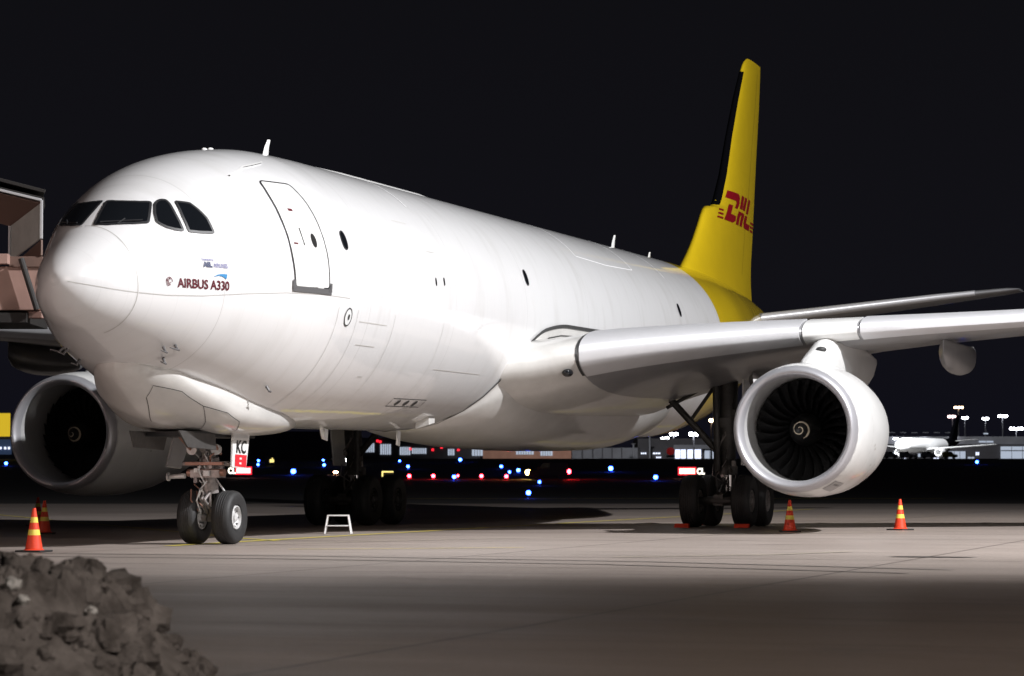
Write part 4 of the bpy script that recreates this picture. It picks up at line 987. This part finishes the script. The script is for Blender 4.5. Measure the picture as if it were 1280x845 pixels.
bquad('roof_cover', [BP(-6, .4, 9.4), BP(-.05, .4, 7.86), BP(-.6, 3.2, 7.95), BP(-6, 3.2, 9.4)], M['bridgedark'], .08)
bquad('roof_edge', [BP(-6, -.2, 9.0), BP(-.03, -.2, 7.57), BP(-.03, -.2, 7.63), BP(-6, -.2, 9.07)], M['slat'], .05)
bquad('corner_post', [BP(-.06, -.2, 6.72), BP(0, -.2, 6.72), BP(0, -.2, 7.6), BP(-.06, -.2, 7.6)], M['slat'], .05)
bquad('side_wall', [BP(-1.02, 1.4, 6.33), BP(-.07, -.05, 6.74), BP(-.07, -.05, 7.54), BP(-1.02, 1.4, 7.14)], M['bridgegrey'], .05)
bquad('wall_frame', [BP(-1.05, 1.3, 6.28), BP(-1.0, 1.3, 6.30), BP(-1.0, 1.3, 7.15), BP(-1.05, 1.3, 7.15)], M['slat'], .05)
bquad('ceiling', [BP(-1.02, 1.4, 7.16), BP(-.07, -.05, 7.55), BP(-5, -.05, 8.72), BP(-5, 1.4, 8.2)], M['bridgebrown'], .04)
bquad('skirt', [BP(-.80, 1.2, 6.05), BP(-.05, .0, 6.36), BP(-.05, .0, 6.72), BP(-.80, 1.2, 6.33)], M['bridgebrown'], .05)
bquad('floor_edge', [BP(-6, -.1, 6.15), BP(-.78, -.1, 6.15), BP(-.78, -.1, 6.38), BP(-6, -.1, 6.38)], M['bridgepink'], .3)
b = MB(); b.loft([[BP(-6, .1, z0), BP(-.06, .1, z0), BP(-.5, 3, z0), BP(-6, 3, z0)] for z0 in (5.12, 6.12)]); obj('lower_housing', b, M['bridgepink'], t, BP(-1, 1, 5), smooth=0, bevel=.02)
b = MB(); b.loft([[BP(-.80, .04, z0), BP(-.04, .04, z0), BP(-.04, .12, z0), BP(-.80, .12, z0)] for z0 in (6.10, 6.34)]); obj('housing_trim', b, M['bridgebrown'], t, BP(-1, 1, 6), smooth=0, bevel=.01)
b = MB(); b.tube(BP(-.50, -.12, 6.28), BP(-.13, -.12, 5.12), .07, .07, 10); obj('diagonal_strut', b, M['bridgedark'], t, BP(-.5, 0, 5.5))
b = MB(); b.box(BP(-.18, .3, 5.02), (.28, .35, .16)); obj('buffer_block', b, M['bridgepink'], t, BP(-.05, .2, 4.75), bevel=.02)
b = MB(); b.box(BP(-1.7, 1.5, 4.95), (2.6, 2.9, .22), Matrix.Rotation(radians(-72.5), 3, 'Z')); obj('under_frame', b, M['bridgedark'], t, BP(-1.5, 1.5, 4.7))
b = MB()
for l in (-2.6, -4.2): b.tube(BP(l, 2.5, 0), BP(l, 2.5, 4.7), .22, .22, 16)
obj('support_column', b, M['bridgedark'], t, BP(-2.6, 2.5, 0))
b = MB()
for l in (-2.6, -4.2): b.lathe([(-.18, .2), (-.2, .5), (.2, .5), (.18, .2)], BP(l, 2.1, .5), (RH.x, RH.y, 0), 24)
obj('bridge_wheel', b, M['tyre'], t, BP(-2.6, 2.1, .5))

# ------------------------------------------------------------------ far lights, signs, vehicles
def runway_lamp(D, lat, m, label, grp, r=.15, h=.35):
    r *= 1.35; h = max(h, r+.15)
    p = far(D, lat); t = empty('taxiway_lamp' if m is M['eblue'] else 'stop_bar_lamp', p, label, 'runway light', grp)
    b = MB(); b.lathe([(0, .14), (.03, .14), (.05, .05), (h-r, .05)], p, (0, 0, 1), 12); obj('stem', b, M['bridgedark'], t, p)
    b = MB(); b.ball(p+Vector((0, 0, h)), r, 6); obj('lamp_globe', b, m, t, p+Vector((0, 0, h)))
    return t
B = [(418, -75.9, .17), (334, -26.2, .22), (455, -41.4, .14), (406, -37.0, .13), (462, -31.3, .13), (402, -27.1, .15), (451, -18.2, .13), (386, -14.4, .15), (294, -6.1, .15), (463, -8.6, .2), (387, -1.5, .15), (335, -0.3, .12), (349, .8, .17), (169, 1.0, .11), (253, 2.5, .10), (357, 5.2, .12), (361, 12.8, .22), (289, 14.9, .17), (435, 72.6, .17)]
LB = ['blue lamp at the far left beside the left engine', 'bright single blue lamp left of the far main gear', 'upper of two stacked blue lamps right of the nose gear', 'lower of two stacked blue lamps right of the nose gear', 'upper blue lamp of the pair beside the far main gear', 'lower blue lamp of the pair beside the far main gear',
      'faint blue lamp just right of the far main gear', 'blue lamp above the first red stop light', 'blue lamp touching the third red stop light', 'bright blue lamp high between the second and third red lights', 'blue lamp above and left of the headlight', 'small blue lamp between the fourth and fifth red lights', 'blue lamp just left of the yellow headlight', 'nearest blue lamp, low below the yellow headlight', 'tiny blue lamp between headlight and nearest blue lamp', 'small blue lamp left of the bright red tail light', 'blue lamp standing alone right of the red tail light', 'blue lamp just left of the near main gear', 'blue lamp at far right below the distant jet tail']
for (D, l, r_), lb in zip(B, LB): runway_lamp(D, l, M['eblue'], lb, 'blue taxiway edge lights', r_)
for k, (D, l) in enumerate([(301, -11.1), (301, -8.5), (304, -5.9), (301, -3.3), (298, -.6)]):
    runway_lamp(D, l, M['ered'], ('first', 'second', 'third', 'fourth', 'fifth')[k] + ' red stop light from the left in the row under the belly', 'row of red stop bar lights', .15 if k != 2 else .1)
p = far(334, -21.1); t = empty('ground_flood_lamp', p, 'small orange ground lamp glowing between the far main wheels', 'ground lamp'); b = MB(); b.box(p+Vector((0, 0, .15)), (.2, .4, .3)); obj('housing', b, M['bridgedark'], t, p); b = MB(); b.ball(p+Vector((-.1, 0, .35)), .22, 6, 0, (1, 1.4, .7)); obj('lamp_globe', b, M['eorange'], t, p)
p = far(430, -25.6); t = empty('ground_flood_lamp', p, 'small white ground lamp glowing above the far main wheels', 'ground lamp'); b = MB(); b.tube(p, p+Vector((0, 0, .9)), .06, .06, 8); obj('post', b, M['bridgedark'], t, p); b = MB(); b.ball(p+Vector((-.1, 0, .75)), .24, 6); obj('lamp_globe', b, M['ewhite'], t, p)

FWD = Vector((FH.x, FH.y, 0)); RGT = Vector((RH.x, RH.y, 0)); RM = Matrix(((RGT.x, FWD.x, 0), (RGT.y, FWD.y, 0), (0, 0, 1)))
def panel_sign(D, lat, wd, ht, face, letters, lm, label, letter_side, base_h=.35, red=None):
    p = far(D, lat); t = empty('taxiway_sign', p, label, 'sign')
    b = MB(); b.box(p+Vector((0, 0, base_h+ht/2)), (wd, .25, ht), RM, 0); obj('cabinet', b, red or M['bridgedark'], t, p, bevel=.03)
    if face:
        b = MB(); b.box(p+Vector((0, 0, base_h+ht/2))-FWD*.14, (wd*.86, .03, ht*.66), RM); obj('lit_face', b, face, t, p, bevel=.01)
    for s in (-1, 1): b = MB(); b.tube(p+RGT*s*wd*.35, p+RGT*s*wd*.35+Vector((0, 0, base_h)), .05, .05, 8); obj('post', b, M['bridgedark'], t, p)
    if letters:
        me, w_ = text_mesh(letters, .80/.7 if len(letters) > 1 else .8, .07)
        q = p + RGT*letter_side
        b = MB(); hh = .62
        b.add([q + RGT*(v.co.x*.62) + Vector((0, 0, base_h + ht*.15 + v.co.y*.78)) - FWD*.18 for v in me.vertices], [tuple(f_.vertices) for f_ in me.polygons]); 
        if letter_side: b2 = MB(); b2.box(q + RGT*.4 + Vector((0, 0, base_h+ht/2)), (1.0, .2, ht), RM); obj('letter_cabinet', b2, M['black'], t, q, bevel=.02)
        obj('sign_letters', b, lm, t, q, recalc=False, smooth=0)
    return t
panel_sign(313, -30.15, 1.85, .9, M['esignpink'], 'CL', M['esignw'], 'red lit taxiway sign with white letters beside the nose gear', -1.75, red=M['esignred'])
panel_sign(308, 19.35, 2.0, .9, M['esignwarm'], 'CL', M['esignw'], 'warm glowing taxiway sign left of the near main gear', 1.05, red=M['esignred'])
panel_sign(422, -36.7, 1.5, 1.0, None, 'ab', M['esigny'], 'small dark sign with yellow glyphs above the blue lamp', -.62+.0001 if False else 0)
# yellow bracket sign behind the far wheels
p = far(262, -11.7); t = empty('taxiway_sign', p, 'yellow corner of a sign showing above the far main wheels', 'sign'); b = MB(); b.box(p+Vector((0, 0, 1.2)), (1.1, .1, .14), RM); b.box(p-RGT*.48+Vector((0, 0, .95)), (.14, .1, .4), RM); obj('lit_edge', b, M['esigny'], t, p)
b = MB(); b.box(p+FWD*.15+Vector((0, 0, .65)), (1.1, .15, 1.1), RM); obj('cabinet', b, M['bridgedark'], t, p)

def service_van(D, lat, label, heading=1, cat='van', lit=True, L=4.3, Hh=1.9):
    p = far(D, lat); t = empty('service_van', p, label, cat); q = lambda x, y, z: p + RGT*x*heading + FWD*y + Vector((0, 0, z))
    b = MB(); prof = [(-L/2, .35), (L/2, .35), (L/2, .95), (L/2-.9, 1.1), (L/2-1.5, Hh), (-L/2+.1, Hh), (-L/2, 1.0)]
    b.loft([[q(x, y, z) for x, z in prof] for y in (-.85, .85)]); body = obj('body', b, M['vanbody'], t, p, smooth=0, bevel=.08)
    b = MB(); b.add([q(x, -.865, z) for x, z in ((L/2-1.65, 1.2), (L/2-1.15, 1.2), (L/2-1.6, 1.75), (L/2-2.3, 1.75), (L/2-2.3, 1.2))], [(0, 1, 2, 3, 4)]); obj('window', b, M['glass'], t, p, smooth=0)
    for x in (-L/2+.8, L/2-.85):
        for y in (-.8, .8): b = MB(); b.lathe([(-.1, .12), (-.11, .33), (.11, .33), (.1, .12)], q(x, y, .33), (FH.x, FH.y, 0), 20); obj('wheel', b, M['tyre'], t, p)
    if lit:
        for y in (-.55, .55): b = MB(); b.ball(q(L/2, y, .75), .32, 6); obj('headlight', b, M['eyellow'], t, q(L/2, y, .75))
        for y in (-.6, .6): b = MB(); b.ball(q(-L/2, y, .85), .30, 6); obj('tail_light', b, M['ered'], t, q(-L/2, y, .85))
        pass
    return t
M['vanbody'] = mat('van_dark_paint', (.008, .008, .009), .6)
M['vanwhite'] = mat('van_white_paint', (.6, .6, .6), .4)
service_van(300, 3.9, 'dark service van with glowing headlights and red tail lights under the belly', -1)

# ---- terminal buildings far behind
M['bldg'] = mat('far_building_grey', (.20, .20, .22), .7, noise_amt=.3, noise_scale=.2)
M['bldgdark'] = mat('far_building_dark', (.06, .055, .06), .8, noise_amt=.3, noise_scale=.2)
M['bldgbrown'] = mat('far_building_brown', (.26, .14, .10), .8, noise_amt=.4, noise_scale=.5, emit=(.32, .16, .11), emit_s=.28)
def block(t, D, u0, u1, z0, z1, m, name='wall', depth=12, dD=0, bev=0):
    """box facing the apron, spanning laterally u0..u1 metres and z0..z1 above the local ground"""
    b = MB(); c = far(D+dD, (u0+u1)/2) + FWD*depth/2; zg = far(D, 0).z
    b.box((c.x, c.y, zg+(z0+z1)/2), (u1-u0, depth, z1-z0), RM); return obj(name, b, m, t, (c.x, c.y, zg+z0), smooth=0, bevel=bev)
def lit_panel(t, D, u0, u1, z0, z1, m, name='window', bars=0, dD=-.3):
    f_ = block(t, D, u0, u1, z0, z1, m, name, .2, dD)
    for k in range(bars):
        u = u0 + (u1-u0)*(k+1)/(bars+1); block_child(f_, D, u-.06, u+.06, z0, z1, M['bldgdark'], 'mullion', dD-.15)
    return f_
def block_child(par, D, u0, u1, z0, z1, m, name, dD):
    b = MB(); c = far(D+dD, (u0+u1)/2); zg = far(D, 0).z; b.box((c.x, c.y, zg+(z0+z1)/2), (u1-u0, .15, z1-z0), RM); return obj(name, b, m, par, (c.x, c.y, zg+z0), smooth=0)
PX = 700/3479.34     # metres per photograph pixel at 700 m
def U(u, D=700): return (u-640)*D/3479.34
def Z(v, D=700): return (597.0-v)*D/3479.34 + 1.336 - ground_h(D)
D = 700
t = empty('hangar_building', far(D, U(540)), 'long dark far hangar with rows of bluish lit windows under the belly', 'hangar')
block(t, D, U(300), U(600), -1, Z(548), M['bldgdark'], depth=30)
for u0, u1, v0, v1, nb in ((455.5, 468, 555, 566, 4), (475.6, 488.7, 556, 569, 4), (500, 513, 559.6, 569.5, 4), (515, 533, 561, 568, 6), (560, 568, 562, 570, 2), (590, 603.4, 562, 570.6, 3)):
    lit_panel(t, D, U(u0), U(u1), Z(v1), Z(v0), M['ewin'], bars=nb)
for u, v in ((472, 552), (475.5, 553), (513, 562), (541, 563), (573, 563), (552, 560)):
    lit_panel(t, D, U(u)-.3, U(u)+.3, Z(v)-.3, Z(v)+.3, M['ered2'] if 'ered2' in M else M['esignred'], 'warning_lamp')
t = empty('depot_building', far(D, U(650)), 'low reddish brown far building with small white lamps under the wing root', 'building')
block(t, D, U(603.6), U(714), -1, Z(564), M['bldgbrown'], depth=20)
for u0, u1, v0, v1, nb in ((645, 667, 563, 569, 6), (675.6, 690.5, 563, 570.5, 4)): lit_panel(t, D, U(u0), U(u1), Z(v1), Z(v0), M['ewin'], bars=nb)
for u in (632, 637, 664, 691.5, 706, 711): lit_panel(t, D, U(u)-.35, U(u)+.35, Z(562.5), Z(561.2)+.25, M['esignpink'], 'roof_lamp')
t = empty('noise_wall', far(D, U(755)), 'pale grey concrete screen wall far behind under the fuselage', 'wall')
block(t, D, U(715), U(801), -1, Z(560.5), M['bldg'], depth=.5, name='wall_panel')
for u in (728, 741, 753, 765, 777): block(t, D, U(u)-.12, U(u)+.12, -1, Z(559.5), M['bldgdark'], 'post', .8, -.4)
for u, v in ((789.5, 556), (809.5, 546)):
    p = far(D-10, U(u)); t = empty('steel_mast', p, ('shorter' if u < 800 else 'taller') + ' thin grey pole standing in front of the far wall', 'pole'); b = MB(); b.tube(p-Vector((0, 0, 1)), p+Vector((0, 0, Z(v))), .25, .2, 8); obj('pole', b, M['bldg'], t, p)
    b = MB(); b.box(p+Vector((0, 0, Z(v))), (1.2, .3, .3), RM); obj('lamp_head', b, M['bldgdark'], t, p)
t = empty('cargo_terminal', far(D, U(860)), 'grey far cargo terminal with two glowing open bays left of the near gear', 'terminal')
block(t, D, U(797), U(905), -1, Z(549), M['bldgdark'], depth=25)
block(t, D, U(841), U(897), Z(562), Z(557), M['bldg'], 'canopy', 3, -3.2)
lit_panel(t, D, U(843.6), U(857), Z(575), Z(562.6), M['ewin2'], 'open_bay', 1); lit_panel(t, D, U(859), U(876), Z(576.4), Z(562.6), M['ewin2'], 'open_bay', 1); lit_panel(t, D, U(880.5), U(893.5), Z(574), Z(564), M['ewin'], 'window', 1)
for u0, u1, v in ((801, 807.6, 567.5), (816, 825, 567.5), (820, 826, 572.5)): lit_panel(t, D, U(u0), U(u1), Z(v+.9), Z(v-.9), M['ewin2'], 'window', 2)
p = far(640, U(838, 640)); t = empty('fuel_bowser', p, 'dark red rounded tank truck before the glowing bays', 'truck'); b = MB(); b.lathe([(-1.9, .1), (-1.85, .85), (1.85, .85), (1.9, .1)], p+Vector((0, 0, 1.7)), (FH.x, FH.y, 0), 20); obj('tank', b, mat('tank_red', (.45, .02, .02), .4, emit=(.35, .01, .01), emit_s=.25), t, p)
b = MB(); b.box(p+Vector((0, 0, .55)), (1.8, 3.6, .5), RM); obj('chassis', b, M['bldgdark'], t, p)

# right hand terminal
t = empty('passenger_terminal', far(850, U(1200, 850)), 'long dark far terminal with bright glass hall at the right edge', 'terminal')
D = 850
block(t, D, U(1085, D), U(1330, D), -1, Z(546.5, D), M['bldgdark'], depth=40)
block(t, D, U(1085, D), U(1330, D), Z(556, D), Z(546.5, D), M['bldg'], 'upper_band', 1, -1.2)
lit_panel(t, D, U(1249, D), U(1330, D), Z(577, D), Z(559, D), M['ewin'], 'glass_hall', 5, -2)
block(t, D, U(1249, D), U(1330, D), Z(564.8, D), Z(563.6, D), M['bldgdark'], 'transom', .3, -2.6)
lit_panel(t, D, U(1184, D), U(1205, D), Z(577, D), Z(565, D), M['ewin'], 'lit_gate', 2, -2)
for k_, (u0_, u1_, v0_, v1_, m__) in enumerate(((1112, 1122, 566, 571, 'ewin'), (1126, 1131, 573, 577, 'ewin2'), (1146, 1152, 568, 572, 'ewin'), (1165, 1172, 573, 577, 'ewin2'), (1208, 1216, 572, 576, 'ewin'), (1222, 1240, 552, 554, 'ewin'), (1218, 1222, 566, 570, 'ewin2'))): lit_panel(t, D, U(u0_, D), U(u1_, D), Z(v1_, D), Z(v0_, D), M[m__], 'lit_opening', 1, -2)
for u in range(1116, 1200, 14): lit_panel(t, D, U(u, D)-.9, U(u, D)+.9, Z(541.8, D), Z(541, D), M['bldg'], 'roof_vent', 0, 2)
for u, v in ((1118, 549.5), (1154, 550), (1191, 549.8), (1230, 543)): lit_panel(t, D, U(u, D)-.7, U(u, D)+.7, Z(v+.8, D), Z(v-.8, D), M['ewhite'] if u != 1230 else M['ewin'], 'wall_lamp', 0, -3)

# floodlight masts, some with hanging heads
def light_mast(D, u, v, label, heads=2, on=True, thick=.22, em='ewhite'):
    lat = U(u, D); p = far(D, lat); top = Z(v, D); t = empty('light_mast', p, label, 'light mast', 'floodlight masts far behind')
    b = MB(); b.tube(p-Vector((0, 0, 1)), p+Vector((0, 0, top)), thick, thick*.6, 10); obj('pole', b, M['bldg'], t, p)
    b = MB(); b.box(p+Vector((0, 0, top)), (heads*1.1, .5, .2), RM); obj('crossbar', b, M['bldgdark'], t, p)
    for k in range(heads): b = MB(); b.ball(p+RGT*((k-(heads-1)/2)*1.1)+Vector((0, 0, top+.1))-FWD*.5, .6, 6, 0, (1, 1, .7)); obj('lamp_head', b, M[em], t, p)
    return t
for D_, u, v, lb, hd, em in ((950, 1190.5, 522, 'shorter mast standing left of the distant jet tail', 3, 'epink'), (1000, 1198, 510.5, 'tallest mast with paired heads above the distant jet', 3, 'eorange2'), (980, 1206, 523.5, 'mast whose lamp shows just at the distant jet tail', 2, 'ewhite'), (950, 1231.5, 524.5, 'single lamp mast right of the distant jet tail', 2, 'ewhite'), (950, 1253, 521.5, 'mast with a wide head near the right edge', 3, 'ewhite'), (900, 1270, 537, 'low wide lamp at the right edge', 4, 'ewhite'), (720, 842, 544, 'bright mast over the glowing cargo bays', 2, 'ewhite'), (740, 833.5, 549, 'small lamp mast just left of the bright mast over the bays', 1, 'ewhite'), (760, 828, 550, 'leftmost small lamp mast over the cargo terminal', 1, 'ewhite'), (600, 889, 527, 'mast with a warm tall lamp beside the near gear leg', 1, 'eorange2'), (620, 867, 544, 'lamp mast under the brace of the near gear', 2, 'ewhite')):
    if em not in M: M[em] = emat('lamp_'+em, {'epink': (1, .72, .72), 'eorange2': (1, .68, .42)}[em], 12)
    light_mast(D_, u, v, lb, hd, em=em)

# yellow lit depot at the far left
D = 520
t = empty('freight_depot', far(D, U(150, D)), 'dark freight depot with lit yellow fascia showing left of the left engine', 'depot')
block(t, D, U(-60, D), U(420, D), -1, Z(540, D), M['bldgdark'], depth=30)
lit_panel(t, D, U(-60, D), U(14, D), Z(546.5, D), Z(517.5, D), M['efascia'], 'yellow_fascia', 0, -1)
lit_panel(t, D, U(-60, D), U(15, D), Z(549, D), Z(546.6, D), M['ewin3'] if 'ewin3' in M else M['slat'], 'silver_trim', 0, -1)
lit_panel(t, D, U(-60, D), U(16, D), Z(569, D), Z(550, D), M['bluepanel'] if 'bluepanel' in M else mat('dim_blue_panel', (.03, .05, .10), .5, emit=(.03, .05, .10), emit_s=.6), 'blue_panel', 0, -1)
for u in (2.8, 8.5, 13.2): lit_panel(t, D, U(u, D)-.18, U(u, D)+.18, Z(562.5, D), Z(559.5, D), M['ewin2'], 'small_window', 0, -1.4)

# distant parked jet
def distant_jet():
    D = 730; p0 = far(D, U(1160, D)); t = empty('distant_airliner', p0, 'distant white airliner with dark tail parked before the right terminal', 'aircraft')
    hd = radians(55); fw_ = (RGT*-cos(hd-.1) - FWD*sin(hd-.1)*1.0).normalized()      # nose direction: left and a little toward us
    fw_ = (RGT*-.56 - FWD*.83).normalized(); sd_ = Vector((-fw_.y, fw_.x, 0)); c = p0 + Vector((0, 0, 3.4))
    def Q(x, y, z): return c - fw_*x + sd_*y + Vector((0, 0, z))    # x aft from mid body
    tab = [(-18.5, .05, -.3), (-18, .75, -.25), (-16.5, 1.5, -.1), (-14, 1.95, 0), (8, 1.98, 0), (12, 1.6, .35), (16, .9, .9), (19, .25, 1.3)]
    b = MB(); xs_ = [-18.5, -18.2, -17.5, -16.5, -15, -14, -8, 0, 8, 10, 12, 14, 16, 18, 19]
    b.loft([[Q(x, interp(tab, x, 1)*cos(a), interp(tab, x, 2)+interp(tab, x, 1)*sin(a)) for a in [2*pi*k/24 for k in range(24)]] for x in xs_])
    b.m = [1 if (i//24) >= 8 else 0 for i in range(len(b.m))]
    fb = obj('fuselage', b, [M['vanwhite2'], M['finedge']], t, c, smooth=40)
    for s in (-1, 1):
        b = MB(); b.loft([[Q(x0+x*ch, s*y, z+tt*ch) for x, tt in ((0, 0), (.3, .06), (1, 0), (.3, -.05))] for y, x0, ch, z in ((1.4, -5, 6.5, -1.1), (17, 4.5, 1.6, .3))]); obj('wing', b, M['vanwhite2'], t, c, smooth=0)
        b = MB(); b.loft([[Q(x0+x*ch, s*y, z+tt*ch) for x, tt in ((0, 0), (.3, .05), (1, 0), (.3, -.05))] for y, x0, ch, z in ((.4, 14, 3.6, 1.3), (6.2, 17, 1.4, 1.8))]); obj('tailplane', b, M['vanwhite2'], t, c, smooth=0)
        b = MB(); b.lathe([(-1.9, .85), (-1.95, 1.0), (-1, 1.12), (1, 1.0), (2, .6)], Q(-4.2, s*5.7, -1.8), tuple(-fw_), 20); obj('engine', b, M['vanwhite2'], t, c)
        b = MB(); b.tube(Q(0, s*3.6, -3.1), Q(0, s*3.6, -1), .12, .12, 8); b.lathe([(-.25, .1), (-.27, .55), (.27, .55), (.25, .1)], Q(0, s*3.6, -2.85), tuple(sd_), 18); obj('main_gear', b, M['tyre'], t, c)
    b = MB(); b.loft([[Q(x0+x*ch, tt*ch, z) for x, tt in ((0, 0), (.3, .05), (1, 0), (.3, -.05))] for z, x0, ch in ((1.2, 11.5, 6.2), (8.3, 17.2, 2.2))]); obj('tail_fin', b, M['finedge'], t, c, smooth=0)
    b = MB(); b.tube(Q(-13, 0, -3.1), Q(-13, 0, -1.5), .1, .1, 8); b.lathe([(-.25, .1), (-.27, .4), (.27, .4), (.25, .1)], Q(-13, 0, -3.0), tuple(sd_), 16); obj('nose_gear', b, M['tyre'], t, c)
M['vanwhite2'] = mat('far_jet_white', (.8, .8, .8), .4)
distant_jet()
for k, (u, lb, m) in enumerate(((1113, 'small white ground vehicle under the distant jet nose', 'vanwhite'), (1133, 'small white ground vehicle beneath the distant jet wing', 'vanwhite'), (1160, 'pale ground vehicle behind the distant jet wing', 'vanwhite'), (1187, 'low yellow ground vehicle under the distant jet tail', 'vanyellow'))):
    if m == 'vanyellow': M['vanyellow'] = mat('van_yellow', (.7, .6, .08), .5)
    old = M['vanbody']; M['vanbody'] = M[m]; v = service_van(690, U(u, 690), lb, 1, 'vehicle', False, 3.6, 1.7); M['vanbody'] = old; v['group'] = 'ground vehicles under the distant jet'
# apron lamps that light the far jet and its stand (placed in front, apart from the masts)
lamp('far_apron_lamp', tuple(far(690, U(1100, 690), 20)), tuple(far(735, U(1150, 735), 4)), 380000, 1.0, (.95, .97, 1), 70, .5)
lamp('far_apron_lamp', tuple(far(640, U(800, 640), 20)), tuple(far(700, U(770, 700), 3)), 60000, 1.0, (.95, .97, 1), 80, .5)
